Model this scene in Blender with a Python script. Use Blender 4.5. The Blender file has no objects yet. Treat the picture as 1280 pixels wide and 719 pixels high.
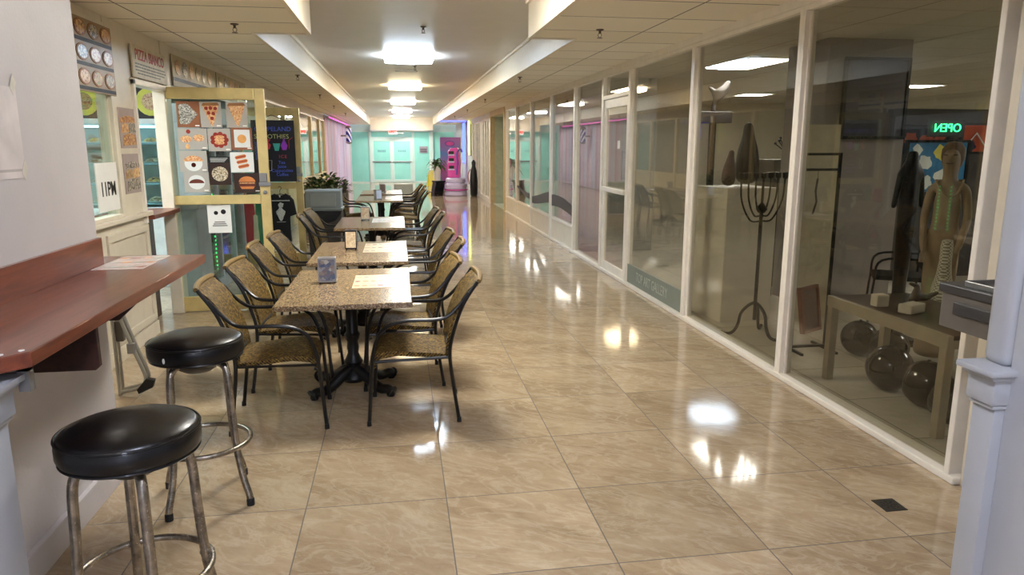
EXPOSURE = 0.6; LAMP_E = 46.; GAL_E = 27.; SHOP_E = 22.; SKY = 1.6
import bpy, bmesh, math, random
from mathutils import Vector, Matrix
random.seed(7)
SC = bpy.context.scene
COL = SC.collection
PI = math.pi
T = 0.65                      # floor and ceiling tile pitch
XR, XL = 2.705, -2.18         # storefront planes
ZC, ZR = 2.62, 2.95           # low ceiling, raised ceiling

# ------------------------------------------------------------------ materials
def L(c):                     # sRGB 0-255 -> linear
    return tuple(((v/255.)/12.92 if v/255. <= .04045 else ((v/255.+.055)/1.055)**2.4) for v in c)
class NT:
    def __init__(s, name):
        s.m = bpy.data.materials.new(name); s.m.use_nodes = True
        s.t = s.m.node_tree; s.t.nodes.clear()
        s.out = s.n('ShaderNodeOutputMaterial')
    def n(s, t, **k):
        nd = s.t.nodes.new(t)
        for a, v in k.items():
            if a.startswith('i_'):
                nd.inputs[a[2:].replace('_', ' ')].default_value = v
            else: setattr(nd, a, v)
        return nd
    def l(s, a, b): s.t.links.new(a, b)
    def math(s, op, a, b=None, c=None):
        nd = s.n('ShaderNodeMath', operation=op)
        for i, v in enumerate((a, b, c)):
            if v is None: continue
            if isinstance(v, (int, float)): nd.inputs[i].default_value = v
            else: s.l(v, nd.inputs[i])
        return nd.outputs[0]
    def mix(s, f, a, b, blend='MIX'):
        nd = s.n('ShaderNodeMix', data_type='RGBA', blend_type=blend)
        for i, v in ((0, f), (6, a), (7, b)):
            if isinstance(v, (int, float)): nd.inputs[i].default_value = v
            elif isinstance(v, tuple): nd.inputs[i].default_value = (*v[:3], 1)
            else: s.l(v, nd.inputs[i])
        return nd.outputs[2]
    def obj(s):
        return s.n('ShaderNodeTexCoord').outputs['Object']
    def noise(s, vec, scale, detail=4, rough=.55, dist=0):
        nd = s.n('ShaderNodeTexNoise'); nd.inputs['Scale'].default_value = scale
        nd.inputs['Detail'].default_value = detail; nd.inputs['Roughness'].default_value = rough
        nd.inputs['Distortion'].default_value = dist
        if vec is not None: s.l(vec, nd.inputs['Vector'])
        return nd.outputs['Fac']
    def ramp(s, f, stops):
        nd = s.n('ShaderNodeValToRGB'); cr = nd.color_ramp
        while len(cr.elements) < len(stops): cr.elements.new(.5)
        for e, (p, c) in zip(cr.elements, stops): e.position = p; e.color = (*c[:3], 1)
        s.l(f, nd.inputs[0]); return nd.outputs[0]
    def principled(s, col, rough=.5, metal=0., spec=.5, bump=None, bs=.2, bd=.01, coat=0., crough=.05, emis=None, es=0, sheen=0):
        p = s.n('ShaderNodeBsdfPrincipled')
        for k, v in (('Base Color', col), ('Roughness', rough), ('Metallic', metal), ('Specular IOR Level', spec), ('Coat Weight', coat), ('Coat Roughness', crough)):
            if isinstance(v, tuple): p.inputs[k].default_value = (*v[:3], 1)
            elif isinstance(v, (int, float)): p.inputs[k].default_value = v
            else: s.l(v, p.inputs[k])
        if emis is not None:
            if isinstance(emis, tuple): p.inputs['Emission Color'].default_value = (*emis[:3], 1)
            else: s.l(emis, p.inputs['Emission Color'])
            p.inputs['Emission Strength'].default_value = es
        if bump is not None:
            b = s.n('ShaderNodeBump'); b.inputs['Strength'].default_value = bs; b.inputs['Distance'].default_value = bd
            s.l(bump, b.inputs['Height']); s.l(b.outputs[0], p.inputs['Normal'])
        s.l(p.outputs[0], s.out.inputs[0]); return p
_mc = {}
def M(name, c, rough=.5, metal=0., var=.12, scale=8, coat=0., bs=.08, spec=.5):
    """a plain surface with a little procedural wear"""
    if name in _mc: return _mc[name]
    t = NT(name); co = t.obj(); col = L(c)
    f = t.noise(co, scale, 5)
    lo = tuple(v*(1-var) for v in col); hi = tuple(min(1, v*(1+var)) for v in col)
    base = t.ramp(f, [(.3, lo), (.7, hi)])
    r = t.math('MULTIPLY_ADD', t.noise(co, scale*4, 3), rough*.3, rough*.85)
    t.principled(base, r, metal, spec, bump=t.noise(co, scale*12, 3), bs=bs, bd=.002, coat=coat)
    _mc[name] = t.m; return t.m
def glow(name, c, s):
    t = NT(name); e = t.n('ShaderNodeEmission'); e.inputs[0].default_value = (*L(c), 1); e.inputs[1].default_value = s
    t.l(e.outputs[0], t.out.inputs[0]); return t.m
def mat_floor(name, pal, rough, gx=.18, gy=3.16, tile=T, spec=.5, grout=(96,84,72)):
    t = NT(name); co = t.obj(); sx = t.n('ShaderNodeSeparateXYZ'); t.l(co, sx.inputs[0])
    u = t.math('DIVIDE', t.math('SUBTRACT', sx.outputs[0], gx), tile); v = t.math('DIVIDE', t.math('SUBTRACT', sx.outputs[1], gy), tile)
    iu = t.math('FLOOR', u); iv = t.math('FLOOR', v); fu = t.math('FRACT', u); fv = t.math('FRACT', v)
    du = t.math('MINIMUM', fu, t.math('SUBTRACT', 1., fu)); dv = t.math('MINIMUM', fv, t.math('SUBTRACT', 1., fv))
    d = t.math('MINIMUM', du, dv); g = t.math('LESS_THAN', d, .0042)
    cmb = t.n('ShaderNodeCombineXYZ'); t.l(t.math('MULTIPLY', iu, 7.3), cmb.inputs[0]); t.l(t.math('MULTIPLY', iv, 5.1), cmb.inputs[1])
    wn = t.n('ShaderNodeTexWhiteNoise'); t.l(cmb.outputs[0], wn.inputs['Vector'])
    rot = t.n('ShaderNodeVectorRotate', rotation_type='Z_AXIS'); t.l(co, rot.inputs['Vector']); rot.inputs['Angle'].default_value = .6
    add = t.n('ShaderNodeVectorMath', operation='ADD'); t.l(rot.outputs[0], add.inputs[0]); t.l(cmb.outputs[0], add.inputs[1])
    mp = t.n('ShaderNodeMapping'); mp.inputs['Scale'].default_value = (1, 2.4, 1); t.l(add.outputs[0], mp.inputs[0])
    n1 = t.noise(mp.outputs[0], 1.3, 9, .55, .7); n2 = t.noise(mp.outputs[0], 7, 9, .75, .3)
    n3 = t.noise(mp.outputs[0], 2.2, 10, .6, 2.2)
    vein = t.math('SUBTRACT', 1., t.math('MULTIPLY', t.math('ABSOLUTE', t.math('SUBTRACT', n3, .5)), 22.))
    vein = t.math('MAXIMUM', vein, 0.)
    base = t.ramp(t.math('MULTIPLY_ADD', n2, .45, t.math('MULTIPLY', n1, .55)), [(.36, L(pal[0])), (.5, L(pal[1])), (.64, L(pal[2]))])
    base = t.mix(t.math('MULTIPLY', vein, .32), base, L(pal[3]))
    br = t.math('MULTIPLY_ADD', wn.outputs['Value'], .2, .9)
    vm = t.n('ShaderNodeVectorMath', operation='SCALE'); t.l(base, vm.inputs[0]); t.l(br, vm.inputs['Scale'])
    c2 = t.mix(g, vm.outputs[0], L(grout))
    r = t.math('MULTIPLY_ADD', n2, .07, rough); r = t.math('MAXIMUM', r, t.math('MULTIPLY', g, .6))
    h = t.math('SUBTRACT', t.math('MULTIPLY', t.noise(co, 3.1, 2), .12), g)
    t.principled(c2, r, 0, spec, bump=h, bs=.25, bd=.003)
    return t.m
def mat_ceiling():
    t = NT('ceiling_panel'); co = t.obj(); sx = t.n('ShaderNodeSeparateXYZ'); t.l(co, sx.inputs[0])
    fv = t.math('FRACT', t.math('DIVIDE', t.math('SUBTRACT', sx.outputs[1], 5.25), T))
    a = t.math('LESS_THAN', t.math('ABSOLUTE', t.math('SUBTRACT', fv, .5)), .012)
    l1 = t.math('LESS_THAN', t.math('ABSOLUTE', t.math('ADD', sx.outputs[0], 1.9)), .006)
    l2 = t.math('LESS_THAN', t.math('ABSOLUTE', t.math('SUBTRACT', sx.outputs[0], 2.12)), .006)
    g = t.math('MAXIMUM', a, t.math('MAXIMUM', l1, l2))
    iv = t.math('FLOOR', t.math('DIVIDE', t.math('SUBTRACT', sx.outputs[1], 5.25+T/2), T))
    wn = t.n('ShaderNodeTexWhiteNoise', noise_dimensions='1D'); t.l(iv, wn.inputs['W'])
    base = t.mix(wn.outputs['Value'], L((238,228,206)), L((246,238,220)))
    c = t.mix(g, base, L((96,86,72)))
    p = t.principled(c, .6, bump=t.math('SUBTRACT', t.math('MULTIPLY', t.noise(co, 90, 2), .2), g), bs=.3, bd=.004)
    return t.m
def mat_wood(name, c1, c2, rough=.3, axis=1, coat=.2):
    t = NT(name); co = t.obj(); mp = t.n('ShaderNodeMapping'); sc = [14, 14, 14]; sc[axis] = 1.1
    mp.inputs['Scale'].default_value = sc; t.l(co, mp.inputs[0])
    n = t.noise(mp.outputs[0], 2.2, 6, .6, .5)
    t.principled(t.ramp(n, [(.35, L(c1)), (.65, L(c2))]), rough, bump=n, bs=.06, bd=.002, coat=coat); return t.m
def mat_wicker():
    t = NT('woven_wicker'); co = t.obj()
    sx = t.n('ShaderNodeSeparateXYZ'); t.l(co, sx.inputs[0])
    def wv(o, f): return t.math('SINE', t.math('MULTIPLY', o, f))
    along = t.math('ADD', sx.outputs[0], sx.outputs[2])
    a = wv(sx.outputs[1], 330.); b = wv(along, 330.)
    w = t.math('MULTIPLY_ADD', t.math('MULTIPLY', a, b), .5, .5)
    c = t.ramp(w, [(.2, L((24,16,5))), (.5, L((88,68,28))), (.8, L((156,124,60)))])
    c = t.mix(t.math('MULTIPLY', t.noise(co, 14, 4), .5), c, L((70,56,30)))
    v = t.n('ShaderNodeTexVoronoi'); v.inputs['Scale'].default_value = 95; t.l(co, v.inputs['Vector'])      # uneven dyed strands
    sp = t.n('ShaderNodeSeparateColor'); t.l(v.outputs['Color'], sp.inputs[0])
    c = t.mix(.55, c, t.ramp(sp.outputs[0], [(.1, L((26,18,5))), (.5, L((84,63,22))), (.95, L((164,130,60)))]))
    t.principled(c, .65, spec=.3, bump=t.math('ADD', w, sp.outputs[1]), bs=.7, bd=.004); return t.m
def mat_granite():
    t = NT('speckled_granite'); co = t.obj()
    v = t.n('ShaderNodeTexVoronoi'); v.inputs['Scale'].default_value = 150; t.l(co, v.inputs['Vector'])
    sp = t.n('ShaderNodeSeparateColor'); t.l(v.outputs['Color'], sp.inputs[0])
    c = t.ramp(sp.outputs[0], [(0, L((44,34,26))), (.22, L((104,82,58))), (.55, L((150,126,92))), (.8, L((194,174,140))), (1, L((126,94,66)))])
    c = t.mix(t.math('MULTIPLY', t.noise(co, 60, 4), .6), c, L((140,116,84)))
    t.principled(c, .2, spec=.5); return t.m
def mat_glass(name, tint=.8, refl=1.0, ctint=(255,255,255), rough=0.0):
    t = NT(name); tr = t.n('ShaderNodeBsdfTransparent'); c = L(ctint); tr.inputs[0].default_value = (c[0]*tint, c[1]*tint, c[2]*tint, 1)
    gl = t.n('ShaderNodeBsdfGlossy'); gl.inputs['Roughness'].default_value = rough; gl.inputs[0].default_value = (1, 1, 1, 1)
    ge = t.n('ShaderNodeNewGeometry'); dt = t.n('ShaderNodeVectorMath', operation='DOT_PRODUCT'); t.l(ge.outputs['Incoming'], dt.inputs[0]); t.l(ge.outputs['Normal'], dt.inputs[1])
    k = t.math('POWER', t.math('SUBTRACT', 1., t.math('ABSOLUTE', dt.outputs['Value'])), 5.)
    fr = t.math('MULTIPLY_ADD', k, .96*refl, .04*refl)          # Schlick reflectance, the same from both sides of the sheet
    mx = t.n('ShaderNodeMixShader'); t.l(t.math('MINIMUM', fr, 1.), mx.inputs[0])
    t.l(tr.outputs[0], mx.inputs[1]); t.l(gl.outputs[0], mx.inputs[2]); t.l(mx.outputs[0], t.out.inputs[0]); return t.m
def mat_grid(name, c, line, sy, sz, axes=(1, 2), rough=.3, w=.03):
    t = NT(name); co = t.obj(); sx = t.n('ShaderNodeSeparateXYZ'); t.l(co, sx.inputs[0])
    f = []
    for ax, s in zip(axes, (sy, sz)):
        q = t.math('FRACT', t.math('DIVIDE', sx.outputs[ax], s)); f.append(t.math('LESS_THAN', q, w))
    g = t.math('MAXIMUM', f[0], f[1])
    t.principled(t.mix(g, L(c), L(line)), rough, bump=g, bs=.2, bd=.002); return t.m
def mat_food(name, cols, scale=90):
    t = NT(name); co = t.obj()
    v = t.n('ShaderNodeTexVoronoi'); v.inputs['Scale'].default_value = scale; t.l(co, v.inputs['Vector'])
    sp = t.n('ShaderNodeSeparateColor'); t.l(v.outputs['Color'], sp.inputs[0])
    st = [(i/(len(cols)-1), L(c)) for i, c in enumerate(cols)]
    t.principled(t.ramp(sp.outputs[0], st), .3); return t.m

m_floor = mat_floor('polished_travertine_tile', [(152,130,102),(172,150,121),(188,168,138),(206,192,168)], .045, spec=.6)
m_gfloor = mat_floor('gallery_floor_tile', [(176,168,152),(188,180,164),(198,190,174),(206,200,186)], .35, gx=.3, gy=.2)
m_ceil = mat_ceiling()
m_plaster = M('ceiling_plaster', (216,210,200), .38, var=.03, scale=3, bs=.2)
m_fascia = M('cream_fascia_paint', (232,220,196), .4, var=.03)
m_wallw = M('near_wall_paint', (198,192,190), .5, var=.03, scale=5, bs=.5)
m_cream = M('cream_paint', (220,210,190), .4, var=.05)
m_frame = M('aluminium_cream_frame', (238,230,216), .35, var=.05)
m_trim = M('blue_white_trim_paint', (166,168,172), .4, var=.03)
m_base = M('baseboard_cream', (214,200,172), .4, var=.05)
m_gold = M('gold_anodised_frame', (212,190,130), .34, .25, var=.1)
m_glass = mat_glass('storefront_glass', .83, 1.0, (252,250,242))
m_clear = mat_glass('clear_glass', .95, .9, (244,252,250))
m_counter = mat_wood('cherry_laminate', (98,46,29), (130,66,42), .3)
m_darkwood = mat_wood('dark_brown_wood', (44,22,14), (66,34,22), .5)
m_black = M('black_painted_iron', (22,21,20), .38, .3, var=.2, bs=.2)
m_tube = M('black_chair_tube', (24,22,20), .3, .2, var=.2)
m_vinyl = M('black_vinyl', (13,12,13), .3, 0, var=.2, scale=20, coat=.12, bs=.15, spec=.35)
m_chrome = M('worn_chrome', (150,142,130), .26, .95, var=.5, scale=30, bs=.3)
m_steel = M('grey_steel', (150,150,150), .35, .7, var=.1)
m_rubber = M('black_rubber', (26,25,25), .7, 0)
m_wicker = mat_wicker()
m_wroll = M('wicker_roll', (128,100,46), .5, var=.35, scale=120, bs=.6)
m_granite = mat_granite()
m_white = M('white_paper', (238,236,230), .5, var=.02)
m_offwhite = M('offwhite_board', (214,210,200), .5, var=.03)
m_red = M('red_print', (176,36,34), .5, var=.1)
m_bk = M('black_print', (18,18,18), .5)
m_teal = None

# ------------------------------------------------------------------ geometry helpers
def tagp(o, label=None, cat=None, group=None, kind=None):
    if label: o['label'] = label
    if cat: o['category'] = cat
    if group: o['group'] = group
    if kind: o['kind'] = kind
    return o
def link(name, bm, m, parent=None, smooth=False, loc=None):
    me = bpy.data.meshes.new(name)
    bmesh.ops.recalc_face_normals(bm, faces=bm.faces)
    bm.to_mesh(me); bm.free()
    for mm in (m if isinstance(m, (list, tuple)) else [m]): me.materials.append(mm)
    if smooth:
        for p in me.polygons: p.use_smooth = True
        try: me.set_sharp_from_angle(angle=math.radians(42))
        except Exception: pass
    o = bpy.data.objects.new(name, me); COL.objects.link(o)
    if parent is not None: o.parent = parent
    if loc: o.location = loc
    return o
def empty(name, loc=(0,0,0), rz=0, label=None, cat=None, group=None, kind=None):
    o = bpy.data.objects.new(name, None); COL.objects.link(o); o.location = loc; o.rotation_euler = (0, 0, rz)
    o.empty_display_size = .1
    return tagp(o, label, cat, group, kind)
def box(bm, x0, x1, y0, y1, z0, z1, bev=0, mi=0, seg=2):
    vs = [bm.verts.new((x, y, z)) for x in (x0, x1) for y in (y0, y1) for z in (z0, z1)]
    q = [(0,1,3,2),(4,6,7,5),(0,4,5,1),(2,3,7,6),(0,2,6,4),(1,5,7,3)]
    fs = [bm.faces.new([vs[i] for i in f]) for f in q]
    for f in fs: f.material_index = mi
    if bev:
        es = list({e for f in fs for e in f.edges})
        r = bmesh.ops.bevel(bm, geom=es, offset=bev, segments=seg, profile=.5, affect='EDGES')
        for f in r['faces']: f.material_index = mi
    return fs
def prism(bm, pts, axis, a, b, mi=0, bev=0):
    """extrude a 2-D outline along an axis from a to b (pts are the two other axes in order)"""
    def mk(p, t):
        if axis == 0: return (t, p[0], p[1])
        if axis == 1: return (p[0], t, p[1])
        return (p[0], p[1], t)
    A = [bm.verts.new(mk(p, a)) for p in pts]; B = [bm.verts.new(mk(p, b)) for p in pts]
    n = len(pts); fs = [bm.faces.new(A), bm.faces.new(B[::-1])]
    for i in range(n): fs.append(bm.faces.new([A[i], A[(i+1) % n], B[(i+1) % n], B[i]]))
    for f in fs: f.material_index = mi
    if bev:
        es = list({e for f in fs[:2] for e in f.edges})
        r = bmesh.ops.bevel(bm, geom=es, offset=bev, segments=2, profile=.5, affect='EDGES')
        for f in r['faces']: f.material_index = mi
    return fs
def smooth_path(pts, n=6):
    P = [Vector(p) for p in pts]; P = [P[0]*2-P[1]] + P + [P[-1]*2-P[-2]]; out = []
    for i in range(1, len(P)-2):
        for k in range(n):
            t = k/n; a, b, c, d = P[i-1], P[i], P[i+1], P[i+2]
            out.append(.5*((2*b)+(c-a)*t+(2*a-5*b+4*c-d)*t*t+(3*b-a-3*c+d)*t**3))
    out.append(P[-2]); return out
def tube(bm, pts, r, seg=8, closed=False, mi=0, r2=None):
    pts = [Vector(p) for p in pts]; n = len(pts); rings = []
    up = None
    for i, p in enumerate(pts):
        if closed: d = pts[(i+1) % n]-pts[i-1]
        else: d = pts[min(i+1, n-1)]-pts[max(i-1, 0)]
        d.normalize()
        if up is None:
            up = d.orthogonal().normalized()
        up = (up - d*up.dot(d)).normalized(); side = d.cross(up)
        rr = r if r2 is None else r+(r2-r)*i/(n-1)
        if callable(r): rr = r(i/(n-1))
        rings.append([bm.verts.new(p+(up*math.cos(2*PI*k/seg)+side*math.sin(2*PI*k/seg))*rr) for k in range(seg)])
    m = n if closed else n-1
    for i in range(m):
        A, B = rings[i], rings[(i+1) % n]
        for k in range(seg):
            f = bm.faces.new([A[k], A[(k+1) % seg], B[(k+1) % seg], B[k]]); f.material_index = mi
    if not closed:
        bm.faces.new(rings[0]).material_index = mi; bm.faces.new(rings[-1][::-1]).material_index = mi
def lathe(bm, prof, c=(0,0), seg=24, mi=0, z0=0, sx=1, sy=1):
    rings = []
    for r, z in prof:
        if r < 1e-5: rings.append([bm.verts.new((c[0], c[1], z+z0))])
        else: rings.append([bm.verts.new((c[0]+sx*r*math.cos(2*PI*k/seg), c[1]+sy*r*math.sin(2*PI*k/seg), z+z0)) for k in range(seg)])
    for A, B in zip(rings, rings[1:]):
        for k in range(seg):
            k2 = (k+1) % seg
            if len(A) == 1 and len(B) == 1: continue
            if len(A) == 1: f = bm.faces.new([A[0], B[k], B[k2]])
            elif len(B) == 1: f = bm.faces.new([A[k], A[k2], B[0]])
            else: f = bm.faces.new([A[k], A[k2], B[k2], B[k]])
            f.material_index = mi
    for rg, rv in ((rings[0], False), (rings[-1], True)):
        if len(rg) > 1: bm.faces.new(rg[::-1] if rv else rg).material_index = mi
def bx(name, dims, m, parent=None, bev=0, smooth=False):
    bm = bmesh.new(); box(bm, *dims, bev=bev); return link(name, bm, m, parent, smooth)
def struct(name, boxes, m, bev=0):
    bm = bmesh.new()
    for b in boxes: box(bm, *b, bev=bev)
    o = link(name, bm, m); o['kind'] = 'structure'; return o
def text(name, s, size, loc, rot, m, parent=None, ext=.001, bold=0.0, sx=1., align='CENTER', spacing=1.):
    cu = bpy.data.curves.new(name, 'FONT'); cu.body = s; cu.size = size; cu.extrude = ext; cu.offset = bold
    cu.align_x = align; cu.align_y = 'CENTER'; cu.resolution_u = 3; cu.space_character = spacing
    tmp = bpy.data.objects.new('tmp', cu); COL.objects.link(tmp)
    bpy.context.view_layer.update()
    me = bpy.data.meshes.new_from_object(tmp.evaluated_get(bpy.context.evaluated_depsgraph_get()))
    bpy.data.objects.remove(tmp)
    R = Matrix(rot).to_4x4() if not isinstance(rot, Matrix) else rot
    me.transform(Matrix.Translation(loc) @ R @ Matrix.Diagonal((sx, 1, 1, 1)))
    me.materials.clear(); me.materials.append(m); me.name = name
    o = bpy.data.objects.new(name, me); COL.objects.link(o)
    if parent is not None: o.parent = parent
    return o
def basis(xd, yd):            # text axes: reading direction, up direction
    x, y = Vector(xd), Vector(yd); z = x.cross(y)
    return Matrix((x, y, z)).transposed().to_4x4()
FACE_S = basis((1,0,0), (0,0,1))       # seen by someone looking along +y
FACE_L = basis((0,1,0), (0,0,1))       # on the left wall, facing +x
FACE_R = basis((0,-1,0), (0,0,1))      # on the right wall, facing -x
def dup(root, loc, rz=0, label=None, group=None):
    r = root.copy(); COL.objects.link(r); r.location = loc; r.rotation_euler = (0, 0, rz)
    if label: r['label'] = label
    if group: r['group'] = group
    for ch in list(root.children):
        c = ch.copy(); COL.objects.link(c); c.parent = r
        for g in list(ch.children):
            d = g.copy(); COL.objects.link(d); d.parent = c
    return r

# ------------------------------------------------------------------ camera
F = 892.; VPX, VPY, CX, CY = 497., 183., 640., 359.5; CAMH = 1.65
Yc = Vector((VPX-CX, -(VPY-CY), -F)).normalized()
up = Vector((0, -Yc[2], Yc[1])).normalized(); up = up if up[1] > 0 else -up
Xc = Yc.cross(up)
cam = bpy.data.cameras.new('camera'); cam.sensor_width = 36; cam.lens = 36*F/1280.; cam.clip_start = .05; cam.clip_end = 200
co = bpy.data.objects.new('camera', cam); COL.objects.link(co)
co.matrix_world = Matrix.Translation((0, 0, CAMH)) @ Matrix((Xc, Yc, up)).to_4x4()
SC.camera = co
SC.view_settings.view_transform = 'Standard'; SC.view_settings.look = 'None'
SC.view_settings.gamma = 1; SC.view_settings.use_curve_mapping = False
SC.view_settings.exposure = EXPOSURE if 'EXPOSURE' in globals() else 0.0
# ================================================================== the setting
Y0, Y1 = -6.0, 34.1
struct('floor', [(XL-.02, XR+.02, Y0, Y1+.3, -.12, 0)], m_floor)
# ceilings
struct('ceiling', [(-1.32, 1.75, Y0, Y1, ZR, ZR+.08)], m_plaster)
bm = bmesh.new()
box(bm, XL-.02, -.727, Y0, 6.78, ZC, ZC+.05); box(bm, XL-.02, -1.2, 6.78, Y1, ZC, ZC+.05)
o = link('ceiling_left_panels', bm, m_ceil); o['kind'] = 'structure'; o.name = 'ceiling_left'
bm = bmesh.new()
box(bm, 1.21, XR+.02, Y0, 6.7, ZC, ZC+.05); box(bm, 1.63, XR+.02, 6.7, Y1, ZC, ZC+.05)
o = link('ceiling_right', bm, m_ceil); o['kind'] = 'structure'
def fascia(name, x, y0, y1, sgn):     # vertical face round the raised ceiling, with a cove lip
    bm = bmesh.new()
    x0, x1 = sorted((x+sgn*.006, x-sgn*.03))
    box(bm, x0, x1, y0, y1, ZC-.008, ZR)
    x0, x1 = sorted((x+sgn*.0, x+sgn*.035)); box(bm, x0, x1, y0, y1, ZR-.045, ZR-.001, bev=.008)
    o = link(name, bm, m_fascia); o['kind'] = 'structure'
fascia('trim_1', -.727, Y0, 6.78, 1); fascia('trim_2', -1.2, 6.78, Y1-.01, 1)
fascia('trim_3', 1.21, Y0, 6.7, -1); fascia('trim_4', 1.63, 6.7, Y1-.01, -1)
struct('trim_5', [(-1.2, -.757, 6.75, 6.78, ZC-.012, ZR)], m_fascia)
struct('trim_6', [(1.24, 1.63, 6.67, 6.7, ZC-.012, ZR)], m_fascia)
# near left wall block and its baseboard
struct('wall_left', [(XL, -1.44, Y0, 3.68, 0, ZC)], m_wallw, bev=.004)
struct('baseboard_left', [(-1.44, -1.415, 2.16, 3.68, 0, .13)], m_wallw, bev=.003)
# near right partition with its post
struct('wall_right', [(1.80, XR-.01, Y0, 1.80, 0, ZC)], m_trim, bev=.004)
def post(name, sgn, xa, ya, yb, zt):
    """pilaster on the corner of a partition: shaft, neck, cap, slimmer shaft above"""
    bm = bmesh.new()
    xw = xa+sgn*.4
    def b(o, z0, z1, e=.0, bev=.004):
        x0, x1 = sorted((xa-sgn*o, xw)); box(bm, x0, x1, ya-e, yb+e, z0, z1, bev=bev)
    b(.0, 0, zt-.1); b(.012, zt-.13, zt-.115, .006); b(.02, zt-.115, zt-.035, .01); b(.035, zt-.035, zt-.02, .02); b(.05, zt-.02, zt, .03)
    o = link(name, bm, m_trim, smooth=True); o['kind'] = 'structure'; return o
post('trim_7', 1, 1.765, 1.80, 1.885, .995)
bm = bmesh.new(); box(bm, 1.785, 2.6, 1.80, 1.90, .99, ZC, bev=.03, seg=4); o = link('trim_8', bm, m_trim, smooth=True); o['kind'] = 'structure'
post('trim_9', -1, -1.12, 1.96, 2.12, 1.015)
# wall pieces on the right between partition and storefront
struct('wall_right_near', [(XR, XR+.12, 1.8, 2.9, 0, ZC)], m_cream)
# header above every storefront on the right
bm = bmesh.new(); box(bm, XR-.036, XR+.1, 2.9, 18.1, 2.56, ZC); box(bm, XR-.04, XR+.1, 2.9, 18.1, .0, .038, bev=.006)
o = link('trim_10', bm, m_frame); o['kind'] = 'structure'

WN = [0]
def window_unit(y0, y1, z0, z1, side=1, kick=0, m=m_frame, mg=m_glass, fr=.035, top=None, x=None):
    """one storefront bay: an Empty with its frame, its pane and, when it has one, its kick panel"""
    WN[0] += 1; X = x if x is not None else (XR if side > 0 else XL)
    e = empty('window_%d' % WN[0], (X, y0, 0), kind='structure')
    s = side; xo, xi = -.03*s, .06*s; xa, xb = sorted((xo, xi)); w = y1-y0
    bm = bmesh.new()
    box(bm, xa, xb, -.0, fr, z0, z1, bev=.004); box(bm, xa, xb, w-fr, w, z0, z1, bev=.004)
    xg, xh = sorted((0, .035*s))
    box(bm, xg, xh, fr, fr+.018, z0, z1); box(bm, xg, xh, w-fr-.018, w-fr, z0, z1)
    box(bm, xa, xb, fr, w-fr, z1-.035, z1, bev=.004); box(bm, xa, xb, fr, w-fr, z0, z0+.03, bev=.004)
    if kick: box(bm, xa, xb, fr, w-fr, kick-.015, kick+.015, bev=.003)
    link('frame', bm, m, e)
    zb = max(z0+.03, kick+.015 if kick else 0)
    bx('pane', (min(.012*s, .02*s), max(.012*s, .02*s), fr, w-fr, zb, z1-.035), mg, e)
    if kick: bx('kick_panel', (min(.005*s, .03*s), max(.005*s, .03*s), fr, w-fr, z0+.03, kick-.015), m_cream if m is m_frame else m, e, bev=.004)
    return e
window_unit(2.945, 4.62, .0, 2.56)
window_unit(4.62, 6.42, .0, 2.56)
wg = window_unit(6.42, 8.24, .0, 2.56)
# frosted strip with the gallery's name along the foot of that pane
m_frost = M('frosted_film', (128,134,122), .6, var=.04)
m_letter = M('pale_vinyl_letters', (176,178,166), .5)
bx('frosted_strip', (-.002, .008, .04, 1.78, .04, .26), m_frost, wg)
text('lettering', 'TOP ART GALLERY', .15, (-.004, .95, .15), FACE_R, m_letter, wg, sx=.78)
# door bay: jambs, transom light and door leaf
d = empty('door_1', (XR, 8.24, 0), kind='structure')
bm = bmesh.new()
box(bm, -.03, .06, 0, .045, 0, 2.56, bev=.004); box(bm, -.03, .06, 1.085, 1.13, 0, 2.56, bev=.004)
box(bm, -.03, .06, .045, 1.085, 2.525, 2.56); box(bm, -.03, .06, .045, 1.085, 2.24, 2.29, bev=.004)
link('door_frame', bm, m_frame, d)
bx('transom_pane', (.012, .02, .045, 1.085, 2.29, 2.525), m_glass, d)
bm = bmesh.new()
box(bm, -.012, .03, .05, .13, .02, 2.235, bev=.005); box(bm, -.012, .03, 1.0, 1.08, .02, 2.235, bev=.005)
box(bm, -.012, .03, .13, 1.0, 2.13, 2.235, bev=.005); box(bm, -.012, .03, .13, 1.0, .02, .14, bev=.005)
link('leaf_frame', bm, m_frame, d)
bx('leaf_pane', (.005, .012, .13, 1.0, .14, 2.13), m_glass, d)
bm = bmesh.new(); box(bm, -.045, -.012, .1, 1.03, 1.07, 1.13, bev=.008); link('push_bar', bm, m_frame, d)
bm = bmesh.new(); tube(bm, [(-.05, .13, 1.25), (-.05, .13, 1.6)], .01, 8); box(bm, -.05, -.01, .12, .14, 1.26, 1.28); box(bm, -.05, -.01, .12, .14, 1.57, 1.59); link('handle', bm, m_steel, d)
bx('wall_card', (-.003, .004, .42, .5, 1.62, 1.72), m_white, d)
window_unit(9.37, 10.92, 0, 2.56)
m_swoosh = M('black_film', (34,36,38), .4)
yy = 10.92
for i, y1 in enumerate((12.68, 14.6, 16.5, 18.1)):
    w = window_unit(yy, y1, 0, 2.56, kick=.40)
    bm = bmesh.new(); n = 10; W = y1-yy-.07
    A = []; B = []
    ph = (0., .25, .75, 1.)[i]
    for k in range(n+1):
        t = k/n; z = .62+.1*math.sin((i+t)*2.2)+.05*i; th = .05+.05*math.sin((i+t)*1.1+.6)
        A.append((.035+W*t, z-th)); B.append((.035+W*t, z+th))
    prism(bm, A+B[::-1], 0, .003, .010); link('film_stripe', bm, m_swoosh, w)
    yy = y1
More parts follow.
